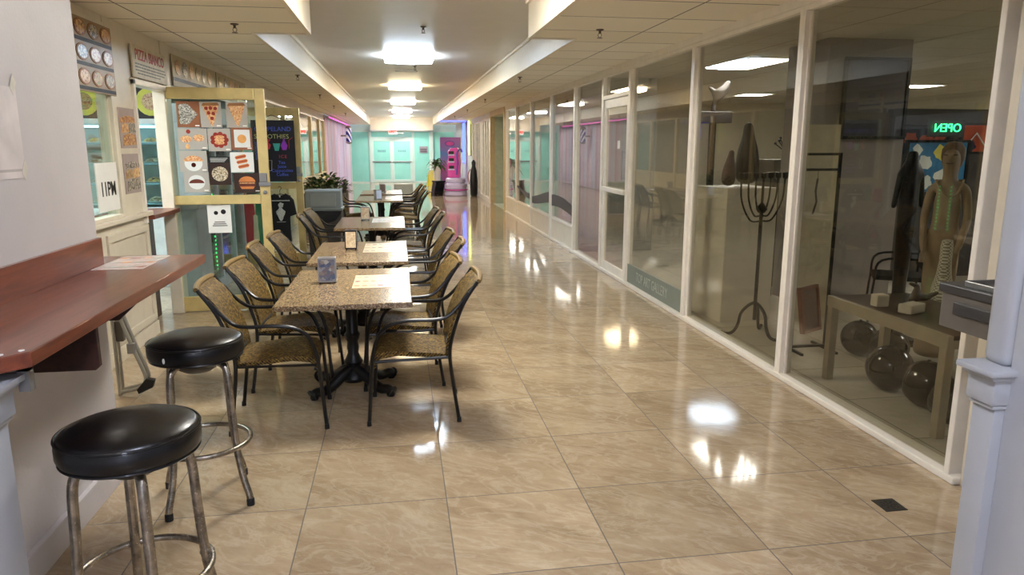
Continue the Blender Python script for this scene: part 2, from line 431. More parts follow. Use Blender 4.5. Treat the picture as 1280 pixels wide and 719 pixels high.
# recessed doorway with gold-beige frame
dd = empty('door_2', (XR, 18.1, 0), kind='structure')
bm = bmesh.new(); box(bm, -.06, .08, 0, .12, 0, ZC, bev=.006); box(bm, -.06, .08, 2.75, 2.9, 0, ZC, bev=.006); box(bm, -.06, .08, .12, 2.75, 2.48, ZC)
link('door_frame', bm, M('beige_door_frame', (206,186,146), .4), dd)
m_pale = M('pale_green_panel', (188,196,178), .4)
bm = bmesh.new(); box(bm, .5, .55, .12, 2.75, 0, 2.48); box(bm, .08, .5, .1, .12, 0, 2.48); box(bm, .08, .5, 2.75, 2.77, 0, 2.48); box(bm, .08, .5, .12, 2.75, 2.48, 2.5); box(bm, .02, .5, .12, 2.75, -.03, -.001); box(bm, .55, .6, -.2, 3.1, -.1, 2.8); link('recess_panel', bm, m_pale, dd)  # outermost slab is added, unseen, to stop sky light leaking in
bm = bmesh.new(); box(bm, .46, .5, .12, 2.75, 2.02, 2.1); box(bm, .46, .5, .5, 2.3, .03, .12); link('door_rail', bm, m_black, dd)
# white slatted shopfront beyond
m_slat = M('white_slat', (214,210,196), .35)
bm = bmesh.new(); box(bm, XR, XR+.1, 21.0, 28.2, 0, ZC)
y = 21.05
while y < 26.6:
    box(bm, XR-.05, XR, y, y+.14, .02, 2.5, bev=.01); y += .62
box(bm, XR-.06, XR, 21, 26.8, 0, .12); box(bm, XR-.04, XR, 21, 26.8, 2.45, ZC)
o = link('wall_right_far', bm, m_slat); o['kind'] = 'structure'
window_unit(21.25, 23.2, .12, 2.44, x=XR-.03, fr=.05); window_unit(23.3, 25.2, .12, 2.44, x=XR-.03, fr=.05)
struct('wall_right_end', [(XR, XR+.1, 28.2, Y1, 0, ZC)], M('violet_grey_paint', (190,186,196), .5))

# ---------------------------------------------------------------- left shopfront
bm = bmesh.new()
box(bm, XL-.1, XL, 3.68, 6.66, 0, 1.06)                          # panelled dado
box(bm, XL, XL+.02, 5.72, 6.62, .14, .2, bev=.004); box(bm, XL, XL+.02, 5.72, 6.62, .93, .99, bev=.004)
box(bm, XL, XL+.02, 5.72, 5.78, .2, .93, bev=.004); box(bm, XL, XL+.02, 6.56, 6.62, .2, .93, bev=.004)
box(bm, XL, XL+.015, 3.7, 6.66, 0, .12, bev=.003)
o = link('wall_left_dado', bm, m_cream); o['kind'] = 'structure'
struct('trim_11', [(XL-.1, XL+.05, 3.69, 6.68, 1.06, 1.10)], m_cream, bev=.008)
struct('wall_left_pier', [(XL-.1, XL, 3.68, 4.55, 1.1, ZC), (XL-.1, XL+.004, 6.08, 6.56, 1.1, ZC), (XL-.1, XL, 6.56, 7.42, 2.2, ZC), (XL-.1, XL+.01, 7.42, 7.62, 0, ZC), (XL-.1, XL, 7.62, 10.5, 2.22, ZC), (XL-.1, XL, 10.5, 22.6, 2.42, ZC), (XL-.1, XL, 4.55, 6.08, 2.55, ZC)], m_cream, bev=.003)
w = window_unit(4.55, 6.08, 1.1, 2.56, side=-1, m=m_cream, mg=m_clear)
# hours sign inside that window (11PM) and the menu above it
sg = empty('hours_sign', (XL+.012, 5.83, 1.36), label='white card reading 11PM in the foot of the window by the pier', cat='sign')
bx('card', (-.004, .004, -.2, .2, -.19, .17), m_white, sg)
text('lettering', '11PM', .15, (.006, .0, -.03), FACE_L, m_bk, sg, bold=.002, sx=.85)
m_pz = [mat_food('pizza_topping_%d' % i, c, 70) for i, c in enumerate([
    [(110,60,30),(190,130,70),(220,180,110),(150,60,40)], [(60,60,60),(200,190,170),(110,90,70),(30,30,30)],
    [(190,120,60),(225,190,130),(160,90,50)], [(140,60,40),(200,160,100),(90,120,50)], [(150,150,140),(90,90,90),(210,190,150)], [(200,150,80),(230,200,140),(170,80,40)]])]
m_crust = M('crust_brown', (150,100,54), .5, var=.2)
m_menu = M('menu_board_tan', (150,124,84), .4, var=.08)
mb = empty('menu_board', (XL+.03, 5.0, 2.03), label='menu board with rows of round pizzas above the 11PM window', cat='menu board')
bx('board', (-.006, .012, 0, 1.12, 0, .5), m_menu, mb, bev=.003)
for r in range(3):
    bx('caption_strip', (.012, .014, .01, 1.11, .01+r*.165, .035+r*.165), m_bk, mb)
    for c in range(5):
        bm = bmesh.new(); y, z = .11+c*.225, .1+r*.165
        pts = [(y+.10*math.cos(a*PI/8), z+.058*math.sin(a*PI/8)) for a in range(16)]
        prism(bm, pts, 0, .012, .016, mi=0); pts = [(y+.082*math.cos(a*PI/8), z+.046*math.sin(a*PI/8)) for a in range(16)]
        prism(bm, pts, 0, .016, .018, mi=1); link('pizza_picture', bm, [m_crust, m_pz[(r*2+c) % 6]], mb)
# pizza sign over the pass-through
ps = empty('shop_sign', (XL+.012, 6.6, 2.22), label='white sign reading PIZZA BIANCO in red above the food counter opening', cat='sign')
bx('board', (-.004, .012, 0, .9, 0, .27), M('sign_cream', (216,206,178), .5), ps, bev=.003)
text('lettering', 'PIZZA BIANCO', .125, (.014, .45, .19), FACE_L, m_red, ps, bold=.001, sx=.9)
m_gt = M('grey_green_print', (120,124,104), .5)
bm = bmesh.new()
for r, (a, b) in enumerate(((.06, .84), (.06, .86), (.06, .82), (.1, .7))):
    y = a
    while y < b:
        wd = random.uniform(.03, .09); box(bm, .012, .0135, y, min(y+wd, b), .112-r*.026, .124-r*.026); y += wd+.015
link('small_print', bm, m_gt, ps)
struct('trim_12', [(XL-.08, XL+.03, 6.56, 7.42, 2.16, 2.21), (XL-.02, XL+.03, 6.56, 6.6, 1.0, 2.2)], m_frame, bev=.003)
# food pictures above the doors
for k, (y0, n, s) in enumerate(((7.72, 6, 'row of snack pictures on a strip over the first gold door'), (9.5, 5, 'row of snack pictures on a strip between the two gold doors'))):
    mb = empty('picture_strip', (XL+.012, y0, 2.24), label=s, cat='sign')
    bx('board', (-.004, .008, 0, 1.7, 0, .3), M('strip_tan', (186,168,130), .5), mb)
    bx('caption_strip', (.008, .010, .01, 1.69, .05, .085), m_bk, mb)
    for c in range(n):
        bm = bmesh.new(); y, z = .17+c*1.5/n, .19
        prism(bm, [(y+.09*math.cos(a*PI/8), z+.075*math.sin(a*PI/8)) for a in range(16)], 0, .008, .012)
        link('food_picture', bm, m_pz[(c+k*3) % 6], mb)
# taped food posters on the pier
for k, (z0, s) in enumerate(((1.635, 'upper'), (1.27, 'lower'))):
    pp = empty('food_poster', (XL+.006, 6.2, z0), label='%s of the two laminated food posters on the pier beside the pizza opening' % s, cat='poster')
    bx('sheet', (0, .002, 0, .38, 0, .32), M('poster_grey', (168,152,148), .3), pp)
    for c, (a, b, zz0, zz1) in enumerate(((.02, .36, .2, .25), (.03, .2, .12, .19), (.2, .36, .12, .2), (.05, .35, .02, .11))):
        bm = bmesh.new(); prism(bm, [(a, zz0), (b, zz0+.01), (b-.01, zz1), ((a+b)/2, zz1+.01), (a+.02, zz1-.01)], 0, .002, .004)
        link('food_picture', bm, m_pz[(c*2+k) % 6], pp)
# service counter in the opening
struct('wall_left_counter_front', [(XL-.3, XL-.2, 6.66, 7.42, 0, 1.02)], m_darkwood)
struct('trim_13', [(XL-.45, XL+.06, 6.66, 7.42, 1.02, 1.06)], m_counter, bev=.006)
# open shop room behind
m_tile = mat_grid('pale_aqua_wall_tile', (196,214,200), (150,168,156), .2, .15)
m_tile2 = mat_grid('pale_aqua_wall_tile_back', (196,214,200), (150,168,156), .2, .15, axes=(0, 2))
struct('wall_shop_back', [(-5.2, -5.1, 3.7, 10.6, 0, ZC)], m_tile)
struct('wall_shop_end', [(-5.2, XL-.1, 10.6, 10.7, 0, ZC)], m_tile2)
struct('wall_shop_near', [(-5.2, XL-.1, 3.6, 3.7, 0, ZC)], m_tile2)
struct('ceiling_shop', [(-5.2, XL-.02, 3.6, 10.7, ZC+.0, ZC+.05)], m_plaster)
struct('floor_shop', [(-5.2, XL-.02, 3.6, 10.7, -.1, -.002)], m_floor)

# gold door leaves standing open across the corridor
def gold_leaf(name, loc, rz, w, h, mid, label=None):
    e = empty(name, loc, rz, kind='structure')
    bm = bmesh.new(); a = .095
    box(bm, 0, a, -.022, .022, .01, h, bev=.005); box(bm, w-a, w, -.022, .022, .01, h, bev=.005)
    box(bm, a, w-a, -.022, .022, h-.11, h, bev=.005); box(bm, a, w-a, -.022, .022, .01, .16, bev=.005)
    box(bm, a, w-a, -.024, .024, mid-.045, mid+.045, bev=.005)
    link('frame', bm, m_gold, e)
    bx('upper_pane', (a, w-a, -.004, .004, mid+.045, h-.11), m_clear, e); bx('lower_pane', (a, w-a, -.004, .004, .16, mid-.045), m_clear, e)
    bm = bmesh.new(); box(bm, w-.09, w-.02, -.05, -.022, mid+.17, mid+.26, bev=.006); box(bm, w-.1, w+.01, -.045, -.022, mid+.13, mid+.17, bev=.004); link('latch', bm, m_steel, e)
    bm = bmesh.new(); lathe(bm, [(0, 0), (.02, 0), (.02, .02), (.012, .028), (0, .028)], seg=16)
    bmesh.ops.rotate(bm, verts=bm.verts, matrix=Matrix.Rotation(PI/2, 3, 'X')); bmesh.ops.translate(bm, verts=bm.verts, vec=(w-.047, -.022, mid+.07)); link('lock', bm, m_steel, e, smooth=True)
    return e
g1 = gold_leaf('door_3', (-2.265, 7.46, 0), .06, .99, 2.205, 1.13)
g2 = gold_leaf('door_4', (-2.2, 10.47, 0), 0.0, .87, 2.17, 1.11)
# printed food sheets taped to the first leaf
m_sheet = M('photo_grey_sheet', (176,170,160), .3, var=.04)
m_sheet_b = M('photo_brown_sheet', (146,92,62), .3, var=.1)
m_sheet_k = M('photo_dark_sheet', (52,34,28), .3, var=.1)
m_cheese = mat_food('melted_cheese', [(214,150,84),(232,196,140),(196,96,56),(240,214,170)], 120)
m_pep = M('pepperoni_red', (150,44,26), .4, var=.15)
m_blackwhite = mat_food('black_and_white_topping', [(12,12,14),(230,226,214),(20,18,20),(206,196,180)], 130)
m_bun = M('bun_orange', (206,128,66), .4, var=.15); m_meat = M('grilled_meat', (96,40,24), .45, var=.25)
m_plate = M('white_plate', (226,226,222), .25, var=.02); m_sauce = M('dark_sauce', (74,26,18), .25)
m_lett = mat_food('salad_mix', [(60,50,38),(190,170,130),(230,220,200),(110,90,60)], 110)
m_crab = M('fried_golden', (224,160,88), .4, var=.2)
def disc(bm, cx, cz, r, y0, y1, mi, sx=1., n=18, sz=1.):
    prism(bm, [(cx+sx*r*math.cos(2*PI*k/n), cz+sz*r*math.sin(2*PI*k/n)) for k in range(n)], 1, y0, y1, mi=mi)
def sheet(x0, x1, z0, z1, kind, label):
    Y = -.0045; w, h = x1-x0, z1-z0; cx, cz = (x0+x1)/2, (z0+z1)/2
    bm = bmesh.new(); box(bm, x0, x1, Y-.001, Y, z0, z1, mi=0)
    l1, l2, l3 = Y-.0018, Y-.0026, Y-.0034
    mats = [m_sheet, m_cheese, m_crust, m_pep, m_plate, m_sauce]
    if kind == 'oreo':
        mats = [m_sheet_b, m_blackwhite, m_crust]
        prism(bm, [(x0+.02, z0+.03), (x0+.02, z1-.03), (x0+.1, z1-.02), (x1-.02, cz+.0), (x0+.1, z0+.03)], 1, Y-.001, l1, mi=1)
        tube(bm, [(x0+.015, l1, z0+.03), (x0+.012, l1, z1-.03)], .006, 6, mi=2)
    elif kind in ('pep', 'plain'):
        prism(bm, [(x0+.02, z1-.035), (x1-.02, z1-.03), (cx+.02, z0+.03), (cx-.0, z0+.01)], 1, Y-.001, l1, mi=1)
        prism(bm, [(x0+.015, z1-.04), (x0+.03, z1-.012), (x1-.03, z1-.008), (x1-.012, z1-.035)], 1, Y-.001, l2, mi=2)
        if kind == 'pep':
            for a, b in ((-.045, .06), (.0, .062), (.048, .058), (-.022, .015), (.025, .01), (.008, -.035)): disc(bm, cx+a*.9, cz+b, .017, l1, l2, 3)
    elif kind == 'patties':
        for a, b, s in ((-.06, .0, 1.), (.055, .01, 1.)): disc(bm, cx+a, cz+b, .045, Y-.001, l1, 1, 1.15*s, sz=.75)
        disc(bm, cx-.035, z1-.03, .02, Y-.001, l1, 3)
        disc(bm, cx-.05, z0+.03, .025, Y-.001, l1, 1, .8)
    elif kind == 'roll':
        mats = [m_sheet, m_bun, m_crust, m_pep, m_plate, m_cheese]
        for k in range(9): disc(bm, cx+.062*math.cos(k*.7), cz+.055*math.sin(k*.7), .024, Y-.001, l1, 3)
        for k in (-1, 0, 1): disc(bm, cx, cz+k*.028, .034, l1, l2, 5, 1.4, sz=.5)
    elif kind == 'fries':
        mats = [m_sheet_b, m_crab, m_crust, m_pep, m_plate]
        box(bm, x0+.025, x1-.02, l1, Y, z0+.025, z1-.02, mi=4); disc(bm, cx, cz, .042, l1, l2, 1)
    elif kind == 'calzone':
        disc(bm, cx, cz-.02, .075, Y-.001, l1, 4, 1.1); prism(bm, [(cx+.09*math.cos(a*PI/10), cz+.0+.055*math.sin(a*PI/10)) for a in range(11)], 1, l1, l2, mi=1); disc(bm, cx, cz-.035, .022, l1, l2, 5)
    elif kind == 'taco':
        mats = [m_sheet, m_plate, m_meat, m_crust, m_plate]
        disc(bm, cx, cz, .07, Y-.001, l1, 1, 1.1); prism(bm, [(cx+.07*math.cos(a*PI/10), cz-.01+.04*math.sin(a*PI/10)) for a in range(11)], 1, l1, l2, mi=2)
    elif kind == 'salad':
        mats = [m_sheet_k, m_lett, m_bk, m_plate]
        box(bm, x0, x1, l1, Y, z1-.06, z1, mi=2); disc(bm, cx, cz-.03, .08, Y-.001, l1, 1, .95, sz=.9)
        for k in range(4): box(bm, x0+.02, x1-.02-.01*k, l2, l1, z1-.018-k*.011, z1-.014-k*.011, mi=3)
    elif kind == 'dogs':
        mats = [m_plate, m_bun, m_pep, m_plate]
        for k in range(3):
            zc = cz+.045-k*.045; xc = cx-.012+k*.012
            prism(bm, [(xc-.055, zc+.0), (xc-.045, zc+.016), (xc+.04, zc+.034), (xc+.055, zc+.018), (xc+.045, zc+.0), (xc-.04, zc-.018)], 1, Y-.001, l1, mi=1)
            prism(bm, [(xc-.05, zc+.002), (xc+.045, zc+.024), (xc+.048, zc+.014), (xc-.045, zc-.008)], 1, l1, l2, mi=2)
    elif kind == 'burger':
        mats = [m_sheet_k, m_bun, m_meat, m_cheese, m_plate]
        prism(bm, [(cx+.078*math.cos(a*PI/10), cz+.01+.055*math.sin(a*PI/10)) for a in range(11)], 1, Y-.001, l1, mi=1)
        box(bm, cx-.078, cx+.078, l1, Y, cz-.035, cz+.005, mi=2); box(bm, cx-.07, cx+.07, l2, l1, cz-.006, cz+.002, mi=3)
        prism(bm, [(cx-.07, cz-.035), (cx+.07, cz-.035), (cx+.055, cz-.06), (cx-.055, cz-.06)], 1, Y-.001, l1, mi=1)
    if kind != 'salad': mats.append(m_white); box(bm, x1-.05, x1-.012, l2, Y, z0+.012, z0+.022, mi=len(mats)-1)
    o = link('food_photo', bm, mats, g1); o['label'] = label; return o
gx = lambda p: .095+(p-52)/(575-52)*.8       # crop pixels (190..350 x4.49) -> leaf metres
gz = lambda p: 2.095-(p-95)/(675-95)*(2.095-1.175)
for a, b, c, e_, k, s in ((105,242,108,262,'oreo','photo of a pizza slice with black and white topping'), (245,370,108,262,'pep','photo of a pepperoni pizza slice'), (398,527,108,262,'plain','photo of a plain cheese pizza slice'),
        (100,274,268,395,'patties','photo of golden patties with a dip'), (278,415,268,405,'roll','photo of rolls ringed by sliced meat'), (420,546,262,398,'fries','photo of a golden snack on a white plate'),
        (97,263,402,530,'calzone','photo of a folded calzone on a plate'), (268,400,438,612,'salad','photo of a layered sandwich under a black caption'), (403,546,412,535,'dogs','photo of three hot dogs on a plate'),
        (115,265,532,655,'taco','photo of a filled flatbread on a plate'), (415,578,540,662,'burger','photo of a burger on a dark ground')):
    sheet(gx(a), gx(b), gz(e_), gz(c), k, s)
o = bx('notice', (.38, .60, -.008, -.0055, .80, 1.08), m_white, g1); o['label'] = 'white notice taped below the mid rail'
bm = bmesh.new(); 
for k in range(3): box(bm, .44-.01*k, .54+.01*k, -.0095, -.008, .905-k*.018, .912-k*.018)
disc(bm, .46, 1.0, .02, -.0095, -.008, 0); disc(bm, .53, 1.01, .024, -.0095, -.008, 0)
link('notice_print', bm, m_bk, g1)
# dark glazing bays of the left shopfront further on
yy = 10.55
m_gf = M('beige_gold_mullion', (206,186,140), .35, .2)
for y1 in (12.7, 14.8, 16.9, 19.2, 21.2, 22.6):
    window_unit(yy, y1, 0, 2.42, side=-1, m=m_gf, kick=.9, fr=.07); yy = y1
m_curtain = NT('pleated_curtain')
t_ = m_curtain; cc = t_.obj(); sx_ = t_.n('ShaderNodeSeparateXYZ'); t_.l(cc, sx_.inputs[0])
t_.principled(t_.ramp(t_.math('FRACT', t_.math('DIVIDE', sx_.outputs[1], 1.3)), [(0, L((214,210,218))), (.35, L((190,200,220))), (.45, L((212,170,196))), (.6, L((216,206,214))), (.9, L((196,160,186)))]), .6)
m_curtain = m_curtain.m
bm = bmesh.new(); A = []; B = []; k = 0; y = 22.7
while y < 33.9: A.append((XL+.03+.03*math.sin(k*PI/2), y)); y += .07; k += 1
B = [(x-.015, y) for x, y in A][::-1]
prism(bm, A+B, 2, .02, 2.5)
o = link('curtain', bm, m_curtain, smooth=True); tagp(o, 'pink and white pleated curtains lining the far left shopfront', 'curtain')
struct('wall_left_far', [(XL-.12, XL-.03, 10.5, Y1, 0, ZC)], M('dim_plaster', (170,166,156), .5))

# ---------------------------------------------------------------- end wall
m_teal = NT('aqua_film_glass')
t_ = m_teal; co_ = t_.obj()
t_.principled(t_.ramp(t_.noise(co_, 1.5, 3), [(.3, L((140,216,200))), (.7, L((158,226,212)))]), .12, spec=.4); m_teal = m_teal.m
m_wf = M('white_door_frame', (206,226,216), .3, var=.03)
struct('wall_end', [(XL-.1, 2.9, Y1+.1, Y1+.2, 0, 3.1)], m_wf)
struct('wall_end_soffit', [(-1.2, 1.63, Y1-.35, Y1-.25, 2.36, ZR)], m_fascia)
for k, (a, b) in enumerate(((-2.15, -1.27), (.72, 1.5), (1.62, 2.65))):
    WN[0] += 1; e = empty('window_%d' % WN[0], (a, Y1, 0), kind='structure'); w = b-a
    bm = bmesh.new(); box(bm, 0, .05, -.02, .08, 0, 2.36, bev=.004); box(bm, w-.05, w, -.02, .08, 0, 2.36, bev=.004); box(bm, .05, w-.05, -.02, .08, 2.3, 2.36); box(bm, .05, w-.05, -.02, .08, 0, .05)
    link('frame', bm, m_wf, e); bx('pane', (.05, w-.05, .0, .02, .05, 2.3), m_teal, e)
struct('trim_14', [(1.49, 1.64, Y1-.1, Y1+.08, 0, ZC), (-1.28, -1.19, Y1-.06, Y1+.08, 0, 2.36), (.66, .73, Y1-.06, Y1+.08, 0, 2.36), (-1.19, .66, Y1-.04, Y1+.08, 2.0, 2.07), (-1.19, .66, Y1-.04, Y1+.08, 2.3, 2.36)], m_wf, bev=.004)
bx('transom', (-1.19, .66, Y1, Y1+.02, 2.07, 2.3), m_teal).name = 'window_transom'; bpy.data.objects['window_transom']['kind'] = 'structure'
for k, a in enumerate((-1.19, -.265)):
    e = empty('door_%d' % (5+k), (a, Y1-.02, 0), kind='structure'); w = .92
    bm = bmesh.new(); box(bm, 0, .09, -.02, .03, .01, 2.0, bev=.004); box(bm, w-.09, w, -.02, .03, .01, 2.0, bev=.004); box(bm, .09, w-.09, -.02, .03, 1.88, 2.0, bev=.004); box(bm, .09, w-.09, -.02, .03, .01, .13, bev=.004)
    link('leaf_frame', bm, m_wf, e); bx('pane', (.09, w-.09, 0, .01, .13, 1.88), m_teal, e)
    bm = bmesh.new(); box(bm, .03, w-.03, -.06, -.02, .93, .98, bev=.006); link('push_bar', bm, m_steel, e)
    bm = bmesh.new()
    for i in range(3):
        for q in range(5): box(bm, .28+q*.075, .335+q*.075, -.003, -.0, 1.42+i*.035-.03, 1.44+i*.035-.03)
    link('small_print', bm, M('dark_teal_print', (60,110,130), .5), e)
# closing wall behind the camera with a wide glazed entrance to the daylight
struct('wall_back', [(XL-.1, -1.25, Y0-.1, Y0, 0, ZR+.1), (1.7, XR+.1, Y0-.1, Y0, 0, ZR+.1), (-1.25, 1.7, Y0-.1, Y0, 2.5, ZR+.1)], m_cream)
# ================================================================== gallery room behind the glass
m_gwall = M('gallery_wall_paint', (214,206,184), .6, var=.03)
m_gceil = mat_grid('gallery_ceiling_tile', (196,188,170), (120,112,98), 1.3, .65, axes=(0, 1), rough=.7, w=.012)
GX, GY0, GY1 = 11.0, 1.8, 17.0
struct('floor_gallery', [(XR+.02, GX, GY0, GY1, -.1, .001)], m_gfloor)
struct('ceiling_gallery', [(XR+.1, GX, GY0, GY1, 2.68, 2.74)], m_gceil)
struct('wall_gallery_back', [(XR+.1, GX, GY1, GY1+.1, 0, 2.7)], m_gwall)
struct('wall_gallery_right', [(GX, GX+.1, GY0, GY1+.1, 0, 2.7)], m_gwall)
struct('wall_gallery_near', [(XR+.12, GX, GY0-.1, GY0, 0, 2.7)], m_gwall)
struct('wall_gallery_side', [(3.9, 4.0, 11.0, GY1, 0, 2.7), (XR+.1, 4.0, 10.95, 11.05, 0, 2.7)], M('partition_grey', (150,152,146), .6))
struct('wall_gallery_pillar', [(4.15, 5.05, 6.65, 7.4, 0, 2.68)], M('pillar_grey', (150,142,136), .55, var=.05), bev=.01)

def ceiling_panel(name, x, y, w, h, label, m_em, z=2.68):
    e = empty(name, (x, y, z), label=label, cat='ceiling light', group=None)
    bm = bmesh.new(); a = .03
    box(bm, -w/2, w/2, -h/2, -h/2+a, -.02, 0); box(bm, -w/2, w/2, h/2-a, h/2, -.02, 0); box(bm, -w/2, -w/2+a, -h/2+a, h/2-a, -.02, 0); box(bm, w/2-a, w/2, -h/2+a, h/2-a, -.02, 0)
    link('frame', bm, m_frame, e); bx('diffuser', (-w/2+a, w/2-a, -h/2+a, h/2-a, -.012, -.004), m_em, e); return e
m_em_g = glow('gallery_tube_light', (250,252,255), GAL_E)
for x, y, s in ((4.4, 8.75, 'ceiling light panel of the gallery nearest to the glass door'), (7.1, 13.9, 'ceiling light panel deep in the gallery above the back wall'), (8.9, 11.5, 'long ceiling light panel at the right of the deep gallery'), (7.4, 4.6, 'ceiling light panel in the near right of the gallery')):
    ceiling_panel('light_panel', x, y, .62, 1.25 if y < 9 else .6, s, m_em_g)

# --- art and furniture in the gallery
m_ped = M('pedestal_offwhite', (214,208,192), .5, var=.03)
m_dark = M('dark_bronze', (38,34,32), .35, .4, var=.25, scale=20, bs=.4)
m_stone = M('brown_stone', (96,80,66), .5, var=.25, scale=15, bs=.5)
def skin(name, verts, edges, radii, m, parent=None, sub=2, root=0):
    me = bpy.data.meshes.new(name); me.from_pydata(verts, edges, []); ob = bpy.data.objects.new(name, me); COL.objects.link(ob)
    me.skin_vertices.new() if hasattr(me.skin_vertices, 'new') and not me.skin_vertices else None
    sm = ob.modifiers.new('s', 'SKIN'); ss = ob.modifiers.new('u', 'SUBSURF'); ss.levels = sub; ss.render_levels = sub
    for i, r in enumerate(radii):
        r = (r, r) if isinstance(r, (int, float)) else r
        me.skin_vertices[0].data[i].radius = r; me.skin_vertices[0].data[i].use_root = (i == root)
    bpy.context.view_layer.update()
    me2 = bpy.data.meshes.new_from_object(ob.evaluated_get(bpy.context.evaluated_depsgraph_get()))
    bpy.data.objects.remove(ob)
    me2.materials.clear(); me2.materials.append(m)
    for p in me2.polygons: p.use_smooth = True; p.material_index = 0
    me2.name = name; o = bpy.data.objects.new(name, me2); COL.objects.link(o)
    if parent is not None: o.parent = parent
    return o
bm = bmesh.new(); box(bm, -.27, .27, -.27, .27, 0, 1.27, bev=.006)
bmesh.ops.rotate(bm, verts=bm.verts, matrix=Matrix.Rotation(.12, 3, 'Z'))
o = link('display_pedestal', bm, m_ped, loc=(3.22, 6.52, 0)); tagp(o, 'tall off-white box pedestal behind the glass, left of the candelabrum', 'pedestal')
# two hooded figures on it
def hooded(loc, h, m, label, lean=0):
    v = [(0,0,.0), (0,0,h*.3), (lean*.4,0,h*.6), (lean*.7,0,h*.8), (lean,0,h*.95), (lean*1.05,-.01,h)]
    o = skin('sculpture', v, [(i, i+1) for i in range(5)], [h*.2, h*.21, h*.17, h*.09, h*.09, h*.03], m, sub=2)
    o.location = loc; tagp(o, label, 'sculpture', None); return o
hooded((3.08, 6.42, 1.275), .34, m_stone, 'small brown stone figure on the tall pedestal', .02)
hooded((3.33, 6.55, 1.275), .6, m_dark, 'tall dark hooded figure on the tall pedestal', -.01)
# figure on a high column further back
e = empty('sculpture_column', (4.15, 9.2, 0), label='slim dark column topped by a small bird-like sculpture under the gallery ceiling', cat='sculpture')
bm = bmesh.new(); box(bm, -.035, .035, -.035, .035, 0, 1.95); box(bm, -.18, .18, -.18, .18, 0, .04, bev=.01); link('column', bm, m_dark, e)
bx('platform', (-.28, .2, -.15, .15, 1.95, 2.1), m_dark, e, bev=.01)
skin('bird', [(0,0,2.08), (0,0,2.2), (.05,0,2.3), (.14,0,2.38), (.2,0,2.5), (-.08,0,2.42)], [(0,1),(1,2),(2,3),(3,4),(2,5)], [.05,.03,.05,.08,.03,.02], m_dark, e)
# candelabrum
e = empty('candelabrum', (3.08, 5.75, 0), rz=.25, label='black floor-standing candelabrum with curved arms behind the glass', cat='candelabrum')
bm = bmesh.new(); tube(bm, [(0,0,.14), (0,0,.5), (0,0,1.12)], .016, 10)
lathe(bm, [(0, 1.08), (.03, 1.09), (.05, 1.12), (.03, 1.15), (.014, 1.17)], seg=14)
tube(bm, [(0,0,1.1), (0,0,1.38)], .011, 8); link('stem', bm, m_black, e, smooth=True)
for k in range(3):
    a = k*2*PI/3+.6; c, s = math.cos(a), math.sin(a); bm = bmesh.new()
    pts = smooth_path([(0,0,.3), (.06*c,.06*s,.27), (.12*c,.12*s,.2), (.14*c,.14*s,.1), (.18*c,.18*s,.03), (.24*c,.24*s,.012), (.29*c,.29*s,.03)], 5)
    tube(bm, pts, .014, 8); link('foot', bm, m_black, e, smooth=True)
for k, dx in enumerate((-.08, -.16, -.24, .08, .16, .24)):
    bm = bmesh.new()
    tube(bm, smooth_path([(0,0,1.16-abs(dx)*.6), (dx*.5,0,1.15-abs(dx)*.5), (dx*.92,0,1.24-abs(dx)*.2), (dx,0,1.38)], 6), .008, 7)
    link('arm', bm, m_black, e, smooth=True)
for dx in (0, -.08, -.16, -.24, .08, .16, .24):
    bm = bmesh.new(); lathe(bm, [(.008, 1.37), (.024, 1.385), (.026, 1.43), (.02, 1.432), (.018, 1.40), (0, 1.395)], c=(dx, 0), seg=12); link('candle_cup', bm, m_black, e, smooth=True)
# bench
m_metal = M('pale_brushed_metal', (176,166,146), .35, .35)
e = empty('low_bench', (3.0, 3.42, 0), label='low bench with a dark wooden top on pale metal legs behind the nearest glass', cat='bench')
bx('top', (0, .62, 0, 1.14, .585, .61), mat_wood('bench_top', (64,48,38), (86,66,52), .3), e, bev=.003)
bm = bmesh.new(); box(bm, -.005, .03, -.005, 1.145, .535, .612, bev=.003); box(bm, .59, .625, -.005, 1.145, .535, .584); box(bm, .03, .59, -.005, .03, .535, .584); box(bm, .03, .59, 1.11, 1.145, .535, .584); link('rail', bm, m_metal, e)
for x, y in ((-.005, -.0), (-.005, 1.08), (.42, 1.08), (.56, 0)): bx('leg', (x, x+.055, y, y+.055, 0, .536), m_metal, e, bev=.003)
# blocks, driftwood and a glass dish on the bench
m_pl = M('white_plaster_block', (208,200,182), .6)
for k, (x, y, w, d, h, s) in enumerate(((3.12, 4.18, .09, .07, .08, 'small white plaster block at the far end of the bench'), (3.2, 3.98, .16, .09, .06, 'longer white plaster block on the bench in front of the driftwood'))):
    bm = bmesh.new(); box(bm, -w/2, w/2, -d/2, d/2, 0, h, bev=.008); o = link('plaster_block', bm, m_pl, loc=(x, y, .612)); o.rotation_euler.z = .4*k; tagp(o, s, 'block')
o = skin('driftwood', [(0,0,.03), (.06,.03,.07), (.12,.02,.05), (.1,.08,.12), (.2,.0,.09), (.04,.08,.14)], [(0,1),(1,2),(1,3),(2,4),(3,5)], [.025,.03,.025,.02,.01,.01], m_stone); o.location = (3.3, 4.12, .615)
tagp(o, 'twisted brown driftwood piece lying on the bench', 'driftwood')
